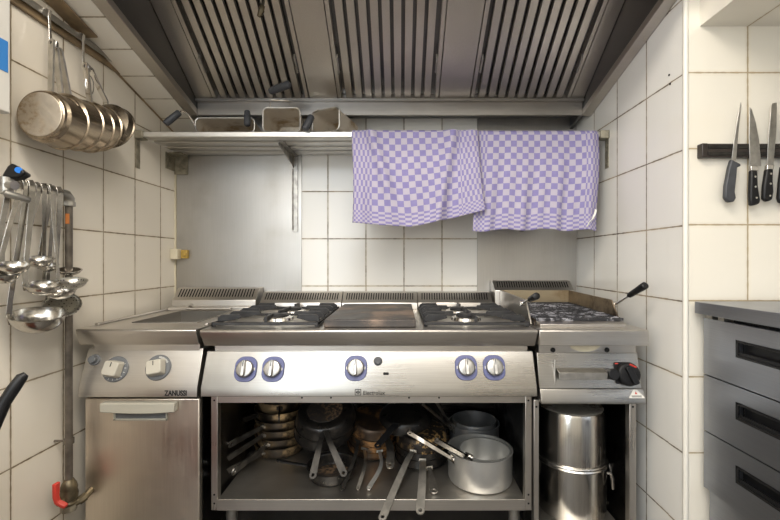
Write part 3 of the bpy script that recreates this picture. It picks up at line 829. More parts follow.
# handle: curved ivory bar above a recess
n = 9
for k in range(n):
    pass
xs = [PX(102, 1.46) + (PX(176, 1.46) - PX(102, 1.46)) * k / 10 for k in range(11)]
top = [(x, zz + .008) for x in xs]; bot = [(x, zz - .024 - .006 * sin(pi * k / 10)) for k, x in enumerate(xs)]
b.prism(top + bot[::-1], 'y', 1.447, 1.4745)
dh = b.build('door_handle', 'handle_ivory', door, bevel=.003)
b = MB(); x0, x1 = PX(113, 1.47), PX(167, 1.47); z0, z1 = PZ(420.5, 1.47), PZ(410, 1.47)
b.box(x0, x1, 1.471, 1.4748, z0, z0 + .006); b.box(x0, x0 + .008, 1.471, 1.4748, z0, z1); b.box(x1 - .006, x1, 1.471, 1.4748, z0, z1)
b.build('grip_recess_frame', 'handle_ivory', dh, bevel=.001)
b = MB(); b.box(x0 + .008, x1 - .006, 1.4738, 1.4749, z0 + .006, z1); b.build('grip_recess', 'grey_ring', dh)
b = MB(); b.box(-1.140, -.728, 1.502, 2.05, .10, .658); b.build('cabinet_body', 'steel_dark', fry)
for x in (-1.08, -.77):
    for yy in (1.56, 2.0):
        b = MB(); b.cyl((x, yy, 0), (x, yy, .10), .02, seg=16); b.build('leg', 'galv', fry)
flue(fry, ZX0 + .004, ZX1 - .002, .962, 1.008, 27, y0=2.06, zbase=ZW)

# ------------------------------------------------------------------ right unit (lava grill)
GX0, GX1 = .493, .882
gr = thing('lava_grill', 'stainless chargrill unit with splash guards and a big black dial, right of the range', 'grill', (.69, 1.78, 0))
b = MB(); gy = 1.450
b.prism([(gy, ZT - .003), (gy + .004, ZT), (2.06, ZT), (2.06, ZT - .02), (1.50, ZT - .02), (1.50, .846), (gy, .846)], 'x', GX0, GX1)
b.build('worktop', 'steel', gr, bevel=.002)
b = MB(); b.box(GX0 + .012, GX1 - .022, 1.492, 1.52, .806, .848); b.build('recess_strip', 'steel', gr)
for px in (553, 607):
    b = MB(); b.cyl((PX(px, 1.49), 1.489, PZ(350, 1.49)), (PX(px, 1.49), 1.495, PZ(350, 1.49)), .009, seg=16); b.build('air_hole', 'hole', gr)
b = MB(); pp = []
xa, xb = PX(569, 1.488), PX(601, 1.488)
pp = [(xa, .846), (xb, .846)] + [((xa + xb) / 2 + (xb - xa) / 2 * cos(a), .846 - .030 * sin(a)) for a in [pi * k / 12 for k in range(1, 12)]]
b.prism(pp, 'y', 1.4885, 1.492); q = b.build('label_disc', 'cream_paint', gr)
q['label'] = 'yellowed half-hidden round label'
b = MB(); b.prism([(1.497, .812), (1.452, .812 - .04), (1.452, .690), (1.468, .690), (2.05, .690), (2.05, .812)], 'x', GX0 + .004, GX1 - .018)
b.v = []; b.f = []
b.prism([(1.490, .812), (1.462, .690), (2.05, .690), (2.05, .812)], 'x', GX0 + .004, GX1 - .018)
b.build('control_panel', 'steel_front', gr, bevel=.002)
b = MB(); b.prism([(1.464, .689), (1.446, .650), (1.446, .640), (1.49, .640), (2.05, .640), (2.05, .689)], 'x', GX0 + .006, GX1 - .012)
b.build('lower_lip', 'steel_front', gr, bevel=.002)
gn = Vector((0, -.122, .028)).normalized()
def gpt(px, py):
    t = (py - 355) / 34.5; Y = 1.490 - .028 * t
    return Vector((PX(px, Y), Y, .812 - .122 * t))
# grease drawer handle
c0, c1 = gpt(556, 376), gpt(603, 376)
b = MB()
b.slab([c0 + Vector((0, -.032, .012)), c1 + Vector((0, -.032, .012)), c1 + Vector((0, -.032, -.010)), c0 + Vector((0, -.032, -.010))], (0, .004, 0))
b.slab([c0 + Vector((0, -.032, .012)), c1 + Vector((0, -.032, .012)), c1 + Vector((0, .003, .020)), c0 + Vector((0, .003, .020))], (0, 0, .003))
b.build('drawer_handle', 'handle_bright', gr, bevel=.001)
b = MB(); b.box(c0.x - .006, c0.x - .003, 1.4655, 1.4745, .692, .79); b.build('drawer_edge', 'steel_v', gr)
c = gpt(609.5, 375.5); b = MB(); b.cyl(c, c + gn * .035, .019, .020, seg=24); b.build('push_button', 'black', gr, bevel=.003)
R, c = oriented(gpt(623, 374.5), gn, (0, 0, 1))
b = MB(); b.slab([c + R @ Vector((x, y, 0)) for x, y in rounded_rect(.064, .076, .006, 3)], R @ Vector((0, 0, .004))); bp = b.build('dial_plate', 'black', gr)
b = MB(); b.slab([c + R @ Vector((x - .022, y + .033, .0041)) for x, y in rounded_rect(.012, .004, .001, 1)], R @ Vector((0, 0, .0005))); b.build('scale_mark', 'red', bp)
R, c = oriented(gpt(627, 375.5), gn, (0, 0, 1)); mat = Matrix.Translation(c) @ R.to_4x4()
b = MB(); b.lathe([(0, .0045), (.041, .0045), (.042, .012), (.038, .020), (.032, .022), (0, .022)], 36, mat)
b.slab([c + R @ (Matrix.Rotation(radians(22), 3, 'Z') @ Vector((x + .002, y - .005, .0215))) for x, y in rounded_rect(.022, .066, .006, 3)], R @ Vector((0, 0, .013)))
b.build('dial', 'black', bp, bevel=.002)
b = MB(); b.slab([c + R @ (Matrix.Rotation(radians(-25), 3, 'Z') @ Vector((x, y + .032, .0212))) for x, y in rounded_rect(.026, .006, .002, 2)], R @ Vector((0, 0, .0008))); b.build('red_mark', 'red', bp)
# triangular warning label on the lip
ln = Vector((0, -.039, .018)).normalized()
R, c = oriented(Vector((PX(636.5, 1.452), 1.4553, PZ(394.3, 1.453))), ln, (0, 0, 1))
b = MB(); b.slab([c + R @ (Vector(p) * .78) for p in ((-.034, -.018, .0), (.034, -.018, .0), (.036, -.015, 0), (.008, .019, 0), (-.008, .019, 0), (-.036, -.015, 0))], R @ Vector((0, 0, .0012))); wl = b.build('warning_label', 'white', gr)
b = MB(); b.slab([c + R @ (Vector(p) * .78) for p in ((-.006, -.001, .0013), (.006, -.001, .0013), (0, .012, .0013))], R @ Vector((0, 0, .0005))); b.build('label_symbol', 'red', wl)
b = MB()
for yy in (-.008, -.0125): b.slab([c + R @ Vector((x, y + yy * .78, .0011)) for x, y in rounded_rect(.036, .0018, .0005, 1)], R @ Vector((0, 0, .0005)))
b.build('label_print', 'ink', wl)
# open base
pz = .640
for x0, x1 in ((GX0 - .007, GX0 + .012), (GX1 - .046, GX1 - .022)):
    b = MB(); b.box(x0, x1, 1.490, 1.52, .10, pz); b.build('front_post', 'steel_v', gr, bevel=.002)
    b = MB(); b.cyl(((x0 + x1) / 2, 1.4895, .615), ((x0 + x1) / 2, 1.492, .615), .004, seg=10); b.build('screw', 'hole', gr)
b = MB(); b.box(GX0 + .012, GX1 - .046, 1.490, 2.05, .125, .14); b.build('base_shelf', 'steel_shelf', gr, bevel=.002)
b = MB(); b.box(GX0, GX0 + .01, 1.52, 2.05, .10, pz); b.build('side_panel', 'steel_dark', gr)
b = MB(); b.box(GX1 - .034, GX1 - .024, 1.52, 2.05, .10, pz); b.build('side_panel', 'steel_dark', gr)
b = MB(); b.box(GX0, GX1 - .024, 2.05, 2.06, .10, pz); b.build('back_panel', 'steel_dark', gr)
for x in (GX0 + .03, GX1 - .05):
    for yy in (1.55, 2.0):
        b = MB(); b.cyl((x, yy, 0), (x, yy, .125), .02, seg=16); b.build('leg', 'galv', gr)
b = MB(); x = PX(613, 1.75); b.tube([(x, 1.75, .14), (x, 1.75, .64)], .012, 12); b.build('gas_pipe', 'galv', gr)
flue(gr, GX0 - .018, GX1 - .005, 1.010, 1.045, 30, y0=2.065)
# top: guards and grate
b = MB(); b.box(.505, .842, 2.045, 2.052, ZT, 1.0); b.build('back_guard', 'guard', gr, bevel=.001)
def side_guard(x, mat):
    m = MB(); m.slab([(x, 1.565, ZT + .003), (x, 1.635, .992), (x, 2.052, 1.0), (x, 2.052, ZT)], (.006, 0, 0)); return m.build('side_guard', mat, gr, bevel=.001)
side_guard(.499, 'steel_v'); side_guard(.842, 'guard_dark')
b = MB(); b.prism([(1.505, ZT), (1.505, ZT + .012), (1.52, ZT + .016), (1.55, ZT + .02), (1.55, ZT)], 'x', .515, .832); b.build('front_bar', 'steel', gr, bevel=.001)
b = MB()
b.box(.508, .838, 1.552, 2.044, ZT + .001, ZT + .012)
b.build('drip_tray', 'crust', gr)
b = MB()
for k in range(19):
    x = .514 + k * .0176
    b.slab([(x, 1.545, ZT + .022), (x + .010, 1.545, ZT + .022), (x + .010, 2.04, ZT + .032), (x, 2.04, ZT + .032)], (0, 0, .006))
for k in range(24):
    y = 1.56 + k * .0205; z = ZT + .031 + (y - 1.545) * .0202
    b.box(.514, .8408, y, y + .007, z - .004, z - .0012)
b.box(.512, .8415, 1.540, 1.5455, ZT + .019, ZT + .030)
b.build('grill_grate', 'grill_iron', gr, bevel=.0015)
for x, tip, nm in ((.496, .488, 0), (.853, .868, 1)):
    p0 = Vector((x, 1.615, .978)); p2 = Vector((.872, 1.452, 1.062))
    p1 = p0 + (p2 - p0) * .45
    if not nm: p0 = Vector((x - .003, 1.63, .982)); p2 = Vector((.499, 1.495, 1.020)); p1 = p0 + (p2 - p0) * .45
    b = MB(); b.tube([p0 + Vector((0, .03, -.01)), p0, p1], .0045, 10); b.cyl(p0 + Vector((-.008, .02, -.005)), p0 + Vector((.008, .02, -.005)), .012, seg=12); hr = b.build('handle_rod', 'chrome', gr)
    dd = p2 - p1
    b = MB(); b.tube([p1, p1 + dd * .05, p1 + dd * .5, p1 + dd * .9, p1 + dd * .97, p2], [.007, .010, .0115, .0135, .013, .009], 16); b.build('grip', 'black', hr)

# ------------------------------------------------------------------ cookware builders
def pan_profile(rb, rr, h, t=.0025, lip=.004, curve=.5):
    out, inn = [], []
    for k in range(9):
        a = k / 8
        r = rb + (rr - rb) * (a ** curve if curve != 1 else a); z = h * (1 - cos(a * pi / 2)) if curve != 1 else h * a
        out.append((r, z))
    prof = [(0, 0)] + [(rb * .6, 0)] + out + [(rr + lip, h + .001), (rr + lip, h + .003), (rr, h + .003)]
    inn = [(max(r - t, 0), max(z, t) + (0 if z > t else 0)) for r, z in out[::-1]]
    return prof + inn + [(0, t)]
def strap_handle(pts, w0, w1, t, side, hole=True):
    """flat bar handle along pts, widening at the end and closed by a ring with a hole"""
    pts = [Vector(p) for p in pts]; m = MB(); n = len(pts)
    # resample smoothly
    dense = []
    for i in range(n - 1):
        p0 = pts[max(i - 1, 0)]; p1 = pts[i]; p2 = pts[i + 1]; p3 = pts[min(i + 2, n - 1)]
        for k in range(6):
            s = k / 6
            dense.append(.5 * ((2 * p1) + (-p0 + p2) * s + (2 * p0 - 5 * p1 + 4 * p2 - p3) * s * s + (-p0 + 3 * p1 - 3 * p2 + p3) * s ** 3))
    dense.append(pts[-1]); N = len(dense)
    ws = [w0 + (w1 - w0) * (i / (N - 1)) ** 1.3 for i in range(N)]
    m.ribbon(dense, ws, t, side)
    d = (dense[-1] - dense[-3]).normalized(); s_ = Vector(side); a = (s_ - d * s_.dot(d)).normalized(); b_ = d.cross(a)
    # eye: flattened ring
    R = w1 / 2; ri = R * .45; c = dense[-1] + d * (R * .55); seg = 20
    vs = []
    for rad in (R, ri):
        for sg in (1, -1):
            for k in range(seg):
                ang = 2 * pi * k / seg
                vs.append(c + (d * cos(ang) + a * sin(ang)) * rad + b_ * sg * t * .55)
    fs = []
    for k in range(seg):
        l = (k + 1) % seg
        fs += [(k, l, seg + l, seg + k), (2 * seg + k, 3 * seg + k, 3 * seg + l, 2 * seg + l), (k, 2 * seg + k, 2 * seg + l, l), (seg + k, seg + l, 3 * seg + l, 3 * seg + k)]
    m.add(vs, fs)
    return m

def frying_pan(label, c, zdir, hpts, rb, rr, h, mat, hmat='handle_steel', w=(.016, .026), group=None, side=None, name='frying_pan', inside=None, t=.0025, curve=.5, cat='frying pan', rivets=True):
    """c: world centre of the base; zdir: from base to rim; hpts: world handle path, starting at the pan wall"""
    hp = [Vector(p) for p in hpts]; z = Vector(zdir).normalized(); c = Vector(c)
    xd = hp[0] - c
    R = frame_of(xd, z)
    th = thing(name, label, cat, c, group, rot=R)
    m = MB(); m.lathe(pan_profile(rb, rr, h, t, curve=curve), 48)
    m.build('pan_body', mat, th, local=True)
    if inside:
        m = MB(); m.lathe([(0, t + .0006), (rb * .97, t + .0006), (rb * .97, t + .0016), (0, t + .0016)], 40); m.build('pan_inside', inside, th, local=True)
    d = (hp[-1] - hp[0]).normalized()
    sd = Vector(side) if side else d.cross(z)
    if sd.length < 1e-4: sd = d.cross(Vector((1, 0, 0)))
    m = strap_handle(hp, w[0], w[1], .005, sd); m.build('handle', hmat, th)
    if rivets:
        m = MB(); q = hp[0]; a = (hp[0] - c); a = (a - z * a.dot(z)).normalized(); s2 = a.cross(z)
        for sg in (-1, 1):
            m.cyl(q + s2 * sg * .009 - a * .003, q + s2 * sg * .009 + a * .005, .004, .003, seg=10)
        m.slab([q + s2 * .014 + z * .006, q - s2 * .014 + z * .006, q - s2 * .014 - z * .006, q + s2 * .014 - z * .006], a * .0025)
        m.build('handle_bracket', hmat, th)
    return th

# ---- pans on the shelf of the range
GL = 'frying pans piled in the base of the range'
sx, sy = -.557, 1.90
zs = ZS
stack = [
    ('lowest pan of the left stack in the range base, gold scorched side', 0.0, .092, .116, .046, (224, 473, 1.60), 'pan_gold', 'handle_steel'),
    ('second pan from the bottom of the left stack in the range base', .039, .088, .114, .045, (236, 470, 1.575), 'pan_gold', 'handle_steel'),
    ('third pan from the bottom of the left stack, worn handle pointing down left', .077, .088, .114, .045, (224, 461, 1.60), 'pan_gold', 'handle_steel'),
    ('fourth pan up the left stack, speckled side, handle pointing left', .115, .088, .114, .045, (233, 443, 1.64), 'pan_gold', 'handle_steel'),
    ('fifth pan up the left stack, dark handle pointing straight left', .154, .088, .113, .045, (230, 424, 1.74), 'pan_gold', 'handle_dark'),
    ('top pan of the left stack, handle pointing at the viewer', .194, .080, .105, .046, (279, 418, 1.68), 'pan_gold', 'handle_dark'),
]
for lab, dz, rb, rr, h, (ex_, ey_, eY), mt, hm in stack:
    jx, jy = random.uniform(-.003, .003), random.uniform(-.003, .003)
    c = Vector((sx + jx, sy + jy, zs + .001 + dz))
    e = P(ex_, ey_, eY); d = Vector((e.x - c.x, e.y - c.y, 0)).normalized()
    r0 = rb + (rr - rb) * .82
    s = Vector((c.x, c.y, c.z + h * .66)) + d * (r0 + .004)
    mid = s + (e - s) * .4
    frying_pan(lab, c, (0, 0, 1), [s, mid, e], rb, rr, h, mt, hm, (.024, .032), GL, side=(.1, -.5, .86))

# middle: flat pan on the shelf plus two inverted ones leaning on it
gc = Vector((PX(332, 1.665), 1.665, ZS + .001))
frying_pan('black pan flat on the shelf, burnt crust inside, black handle to the left', gc, (0, 0, 1), [gc + Vector((-.094, .01, .032)), gc + Vector((-.13, .0, .044)), P(280, 461, 1.635)],
           .082, .098, .044, 'pan_black', 'black', (.014, .020), GL, inside='crust', curve=.6)
def inverted(lab, c, zd, hpts, rb, rr, h, mat, hm, w=(.016, .026), disc=None):
    """c = centre of the upturned base"""
    t = frying_pan(lab, c, zd, hpts, rb, rr, h, mat, hm, w, GL)
    if disc:
        m = MB(); m.lathe([(0, -.0016), (rb * .78, -.0016), (rb * .80, -.0002), (0, -.0002)], 40); m.build('pan_base', disc, t, local=True)
    return t
zt = (0, sin(radians(24)), -cos(radians(24)))
inverted('large black upturned pan in the middle of the base, right one of two crossing handles', P(325, 409, 1.79), zt, [P(326, 431, 1.665), P(331, 445, 1.61), P(342.5, 471, 1.555)], .096, .132, .048, 'pan_black', 'handle_dark', (.018, .028), 'crust')
inverted('large black upturned pan under another, left one of two crossing handles', P(324, 418, 1.80), zt, [P(321.5, 437, 1.67), P(318.5, 450, 1.62), P(313.5, 473, 1.56)], .096, .132, .048, 'pan_black', 'handle_dark', (.018, .028))

# heap right of the middle: four nested upturned pans, a black one on top, three burnt ones in front
hn = Vector((-.10, .24, -.965))
hc = Vector((-.128, 1.878, .352))
def heap(k): return hc - hn * (.030 * k)
inverted('black upturned pan on top of the middle heap, short black plastic handle', P(404, 411, 1.86), (.03, .18, -.98), [P(396, 424, 1.735), P(390, 431, 1.70), P(379, 444, 1.645)], .088, .120, .042, 'pan_black', 'black', (.030, .028))
inverted('upturned pan under the black top one of the heap, wide straight handle', heap(3), hn, [Vector((-.074, 1.775, .395)), P(390, 447, 1.69), P(390, 463, 1.615)], .085, .112, .042, 'pan_rust', 'handle_steel', (.030, .032))
inverted('rusty upturned pan in the heap, thin dark handle pointing down to the left', heap(2), hn, [Vector((-.187, 1.782, .362)), P(355, 457, 1.68), P(343, 487, 1.55)], .085, .112, .042, 'pan_rust', 'handle_dark', (.012, .017))
inverted('rusty upturned pan in the heap with a curved steel handle ending in a hook', heap(1), hn, [Vector((-.158, 1.771, .332)), P(365.5, 463, 1.66), P(358.5, 487, 1.56)], .085, .112, .042, 'pan_rust', 'handle_steel', (.012, .015))
inverted('lowest pan of the middle heap with a pale bent handle', heap(0), hn, [Vector((-.092, 1.772, .322)), P(381, 466, 1.66), P(369.5, 487, 1.555)], .085, .112, .042, 'pan_rust', 'alu', (.013, .017))
jx, jy = .092, 1.80
inverted('speckled burnt upturned pan, long steel handle reaching over the shelf edge', Vector((jx, jy, .409)), (.02, .10, -.99), [Vector((.052, 1.688, .362)), Vector((.024, 1.63, .345)), Vector((-.060, 1.445, .249))], .084, .115, .048, 'pan_speck', 'handle_bright', (.017, .030))
inverted('burnt pan below the speckled one, broad flat handle over the shelf edge', Vector((jx, jy + .002, .374)), (.02, .10, -.99), [Vector((.090, 1.682, .328)), Vector((.086, 1.60, .314)), Vector((.071, 1.464, .260))], .083, .114, .046, 'pan_black', 'handle_bright', (.026, .031))
inverted('lowest burnt pan beside the pots, short handle with a ring end', Vector((jx, jy + .004, .338)), (.02, .10, -.99), [Vector((.118, 1.686, .295)), Vector((.122, 1.62, .290)), Vector((.125, 1.545, .284))], .083, .114, .046, 'pan_black', 'handle_bright', (.014, .032))

# aluminium pots
def pot_profile(r, h, t=.003, rb=None):
    rb = rb or r * .985
    return [(0, 0), (rb - .012, 0), (rb - .003, .004), (rb, .012), (r, h), (r + .002, h + .001), (r + .002, h + .004), (r - t, h + .004), (r - t, h), (rb - t, .013), (rb - .012, t + .001), (0, t + .001)]
def saucepot(label, c, r, h, mat, hpts, hm, w=(.014, .020)):
    t = thing('saucepan', label, 'saucepan', c, 'aluminium saucepans in the range base')
    m = MB(); m.lathe(pot_profile(r, h), 56); m.build('pot_body', mat, t, local=True)
    hp = [Vector(q) for q in hpts]
    m = strap_handle(hp, w[0], w[1], .0075, (0.25, -.5, .8)); m.build('handle', hm, t)
    m = MB(); q = hp[0]; a = Vector((q.x - c[0], q.y - c[1], 0)).normalized(); s2 = Vector((-a.y, a.x, 0))
    m.slab([q + s2 * .018 + Vector((0, 0, .014)), q - s2 * .018 + Vector((0, 0, .014)), q - s2 * .018 - Vector((0, 0, .014)), q + s2 * .018 - Vector((0, 0, .014))], a * .004)
    for sg in (-1, 1): m.cyl(q + s2 * sg * .011, q + s2 * sg * .011 + a * .009, .006, seg=12)
    m.build('handle_bracket', hm, t)
    return t
def on_rim(c, r, ang, z): return Vector((c[0] + r * cos(ang), c[1] + r * sin(ang), z))
c = (.319, 1.645, ZS + .001)
s = on_rim(c, .129, radians(205), ZS + .107)
saucepot('large pale aluminium saucepan at the front right of the range base', c, .128, .12, 'alu', [s, s + Vector((-.03, -.01, .022)), P(411, 433, 1.52)], 'chrome')
c = (.337, 1.641, ZS + .006)
s = on_rim(c, .101, radians(222), ZS + .112)
saucepot('smaller aluminium saucepan nested inside the large front one', c, .100, .111, 'alu', [s + Vector((.004, .004, .006)), s + Vector((-.018, -.022, .022)), P(438, 441, 1.47)], 'chrome')
c = (.342, 1.905, ZS + .001)
s = on_rim(c, .117, radians(205), ZS + .11)
saucepot('dull aluminium saucepan at the back behind the front pair', c, .115, .122, 'alu_back', [s, s + Vector((-.03, -.012, .03)), P(424, 405, 1.80)], 'handle_steel', (.008, .012))
c = (.342, 1.905, ZS + .006)
s = on_rim(c, .101, radians(200), ZS + .126)
saucepot('dull saucepan nested in the back one, thin handle pointing up left', c, .100, .130, 'alu_back', [s, s + Vector((-.03, -.006, .02)), P(437, 403, 1.82)], 'handle_steel', (.008, .012))

# stock pots under the grill
pc = (PX(571.5, 1.66), 1.668, .141)
t = thing('stock_pot', 'tall stainless stock pot standing on the base of the grill unit', 'stock pot', pc, 'stock pots under the grill')
m = MB(); m.lathe([(0, 0), (.118, 0), (.128, .006), (.131, .02), (.131, .200), (.137, .203), (.140, .208), (.137, .213), (.128, .213), (.128, .02), (.12, .008), (0, .008)], 64); m.build('pot_body', 'pot', t, local=True)
for ang in (-22, 158):
    a = radians(ang); d = Vector((cos(a), sin(a), 0)); s2 = Vector((-d.y, d.x, 0))
    m = MB(); m.tube([d * .130 + s2 * .04 + Vector((0, 0, .185)), d * .142 + s2 * .04 + Vector((0, 0, .185)), d * .150 + s2 * .036 + Vector((0, 0, .165)), d * .152 + s2 * .03 + Vector((0, 0, .125)), d * .152 - s2 * .03 + Vector((0, 0, .125)), d * .150 - s2 * .036 + Vector((0, 0, .165)), d * .142 - s2 * .04 + Vector((0, 0, .185)), d * .130 - s2 * .04 + Vector((0, 0, .185))], .006, 10)
    m.build('handle', 'handle_steel', t, local=True)
t = thing('stock_pot', 'stainless stock pot turned upside down on the other one, rusty base up', 'stock pot', (pc[0] - .002, pc[1], pc[2] + .2145), 'stock pots under the grill')
m = MB(); m.lathe([(.127, .0), (.137, 0), (.139, .004), (.137, .008), (.1305, .010), (.1285, .19), (.124, .202), (.112, .206), (.112, .202), (.122, .196), (.127, .18)], 64, closed=True); m.build('pot_body', 'pot', t, local=True)
m = MB(); m.lathe([(0, .203), (.113, .2035), (.122, .2035), (.1235, .205), (.120, .2075), (.10, .207), (0, .2065)], 64); m.build('pot_base', 'pot_rust', t, local=True)
t = thing('frying_pan', 'dark pan in the grill base behind the stock pot, handle to the right', 'frying pan', (.70, 1.88, .141))
m = MB(); m.lathe(pan_profile(.075, .10, .05), 40); m.build('pan_body', 'pan_black', t, local=True)
m = strap_handle([(.757, 1.805, .175), (.775, 1.78, .17), (PX(614, 1.66), 1.66, .158)], .018, .028, .008, (.8, .5, 0)); m.build('handle', 'handle_steel', t)

# ------------------------------------------------------------------ left wall: rail, hooks and hanging pans
rz = 1.962
t = thing('wall_rail', 'greasy brown hanging rail along the top of the left wall', 'rail', (XL + .01, 1.4, rz - .02))
b = MB(); b.box(XL + .0005, XL + .012, .95, 1.735, rz - .022, rz + .03); b.build('rail_board', 'rail_wood', t, bevel=.002)
b = MB(); b.box(XL + .012, XL + .026, .95, 1.735, rz + .012, rz + .018); b.box(XL + .022, XL + .026, .95, 1.735, rz - .003, rz + .018); b.build('rail_lip', 'galv', t, bevel=.001)
b = MB(); b.slab([(XL + .001, .95, plane_z(1.0) - .012), (-1.139, .95, plane_z(1.0) - .012), (-1.139, 1.534, plane_z(1.534) - .008), (XL + .001, 1.534, plane_z(1.534) - .008)], (0, 0, .006))
tag(b.build('soffit_board', 'rail_wood', None, bevel=.001), 'brown stained strip under the tiled slope above the hanging pans', 'board')

def s_hook(label, top, bot):
    top, bot = Vector(top), Vector(bot)
    m = MB(); d = bot - top
    m.ribbon([top + Vector((-.018, 0, -.012)), top + Vector((-.016, 0, .006)), top + Vector((-.006, 0, .012)), top + Vector((.004, 0, .006)), top + d * .15, top + d * .8, bot + Vector((.002, 0, -.002)), bot + Vector((.012, -.004, -.014)), bot + Vector((.024, -.006, -.006)), bot + Vector((.026, -.006, .012))], .010, .004, (0, 1, .2))
    o = m.build('hook', 'chrome', None, bevel=.001); tag(o, label, 'hook', 'hooks on the left rail'); return o
xh = XL + .035
h1t = Vector((xh, 1.353, rz + .010)); h1b = Vector((xh + .012, 1.345, 1.855))
h2t = Vector((xh, 1.497, rz + .010)); h2b = Vector((xh + .012, 1.485, 1.845))
s_hook('steel hook on the left rail holding the frontmost hanging saucepans', h1t, h1b)
s_hook('second steel hook on the left rail, holding the rearmost hanging pans', h2t, h2b)
GP = 'saucepans hanging on the left wall'
def hanging_pan(label, rimc, rb, rr, depth, hook, hx, base_tilt=0.0, mat='pan_steel', axis=(0, 1, 0), w=(.020, .026), hmat='handle_bright', bottom='pan_base', off=0.0):
    ax = Vector(axis).normalized(); rc = Vector(rimc); bc = rc - ax * depth
    R = frame_of(Vector((0, 0, 1)), ax)
    t = thing('saucepan', label, 'saucepan', bc, GP, rot=R)
    m = MB()
    prof = [(0, 0), (rb - .004, 0), (rb, .003), (rb + .0005, .012), (rr - .002, .020), (rr, depth - .004), (rr + .004, depth - .001), (rr + .004, depth + .001), (rr - .002, depth + .001), (rr - .0025, depth - .005), (rr - .004, .022), (rb - .004, .016), (0, .016)]
    m.lathe(prof, 56); m.build('pan_body', mat, t, local=True)
    m = MB(); m.lathe([(0, -.002), (rb - .008, -.002), (rb - .006, -.0004), (0, -.0004)], 48); m.build('pan_base', bottom, t, local=True)
    up = Vector((0, 0, 1)); up = (up - ax * up.dot(ax)).normalized()
    s = rc - ax * .012 + up * (sqrt(max(rr * rr - hx * hx, 1e-6)) + .002) + Vector((hx, 0, 0)); hk = Vector(hook) + Vector((off, 0, 0))
    s2 = s + (hk - s) * .35 + up * .012
    m = strap_handle([s, s + up * .012 + Vector((0, 0, .01)), s2, hk], w[0], w[1], .006, (1, -.35, 0)); m.build('handle', hmat, t)
    return t
xp = -1.102
hanging_pan('frontmost hanging saucepan on the left wall, scorched round base facing the viewer', (xp, 1.332, 1.596), .074, .083, .086, h1b + Vector((.012, -.010, .0)), -.030)
hanging_pan('second hanging saucepan on the left wall, nested behind the frontmost', (xp, 1.396, 1.612), .074, .085, .086, h1b + Vector((.010, .008, -.006)), -.050)
hanging_pan('third hanging saucepan on the left wall, in the middle of the row', (xp, 1.450, 1.618), .073, .083, .080, h1b + Vector((.010, .026, -.012)), -.060)
hanging_pan('fourth hanging saucepan on the left wall, flat pale handle', (xp, 1.494, 1.632), .070, .080, .070, h2b + Vector((.014, -.008, .0)), -.028, w=(.022, .028), hmat='chrome')
hanging_pan('rearmost hanging pan on the left wall, tilted with a dark flared side', (xp + .004, 1.552, 1.655), .055, .082, .050, h2b + Vector((.016, .018, -.002)), -.028, axis=(-.02, .96, -.20), w=(.018, .024), hmat='chrome', mat='pan_dark')
b = MB(); c = h2b + Vector((.014, .010, -.052)); b.tube([c + Vector((0, .020 * cos(a), .034 * sin(a))) for a in [2 * pi * k / 20 for k in range(20)]], .002, 8, closed=True)
tag(b.build('wire_ring', 'chrome'), 'thin wire ring hanging on the second rail hook', 'ring')

# ------------------------------------------------------------------ dispenser on the left wall
t = thing('towel_dispenser', 'white wall dispenser with a blue label at the left picture edge', 'dispenser', (XL + .05, 1.05, 1.56))
b = MB(); b.box(XL + .001, XL + .10, .86, 1.153, 1.562, 1.93); b.build('housing', 'white', t, bevel=.005)
b = MB(); b.box(XL + .1003, XL + .1012, .95, 1.143, 1.675, 1.762); lb = b.build('label_sticker', 'blue', t); lb['label'] = 'blue information sticker'
b = MB()
for k in range(4): b.box(XL + .1013, XL + .1018, 1.06, 1.118 - .012 * (k % 2), 1.690 + k * .016, 1.695 + k * .016)
b.build('sticker_print', 'white', lb)

# ------------------------------------------------------------------ pipe, tap, valve
pxx = -1.150
yv = 1.414
pipe = thing('gas_pipe', 'grimy metal pipe running down the left wall with an elbow at its top', 'pipe', (pxx, yv, .40))
b = MB()
pr = .0115
b.tube([(pxx, .95, 1.376), (pxx, 1.36, 1.376), (pxx, 1.395, 1.374), (pxx, 1.408, 1.366), (pxx, yv, 1.35), (pxx, yv, .385)], [.011, .011, .013, pr, pr, pr], 14); b.build('pipe_run', 'pipe', pipe)
b = MB(); b.tube([(pxx, 1.375, 1.376), (pxx, 1.40, 1.374), (pxx, 1.412, 1.362), (pxx, yv, 1.34)], [.016, .0185, .0185, .0165], 14); b.cyl((pxx, yv, 1.338), (pxx, yv, 1.352), .020, seg=10); b.build('elbow', 'galv', pipe)
b = MB(); b.box(pxx - .002, pxx + .010, yv - pr - .001, yv - pr + .002, PZ(224, yv), PZ(214, yv)); q = b.build('sticker_band', 'orange', pipe); q['label'] = 'orange sticker band'
b = MB(); b.cyl((XL + .001, yv, .524), (pxx - .010, yv, .524), .004, seg=8); b.lathe([(pr + .001, -.009), (pr + .004, -.009), (pr + .004, .009), (pr + .001, .009)], 20, Matrix.Translation((pxx, yv, .524)), closed=True); b.build('pipe_clip', 'pipe', pipe)
b = MB(); b.lathe([(.0, .41), (.022, .41), (.024, .42), (.020, .428), (.026, .432), (.028, .45), (.024, .462), (.026, .47), (.022, .486), (.018, .492), (.014, .50), (0, .50)], 16, Matrix.Translation((pxx, yv, -.108))); vb = b.build('valve_body', 'brass', pipe)
b = MB(); b.cyl((pxx, yv, .284), (pxx, yv, .304), .024, seg=8); b.build('valve_nut', 'bracket', vb)
b = MB(); b.cyl((pxx, yv - .02, .332), (pxx, yv - .045, .332), .009, seg=10); b.build('valve_stem', 'brass', vb)
p0 = Vector((pxx - .006, yv - .045, .330)); 
p0 = p0 + Vector((.022, 0, 0))
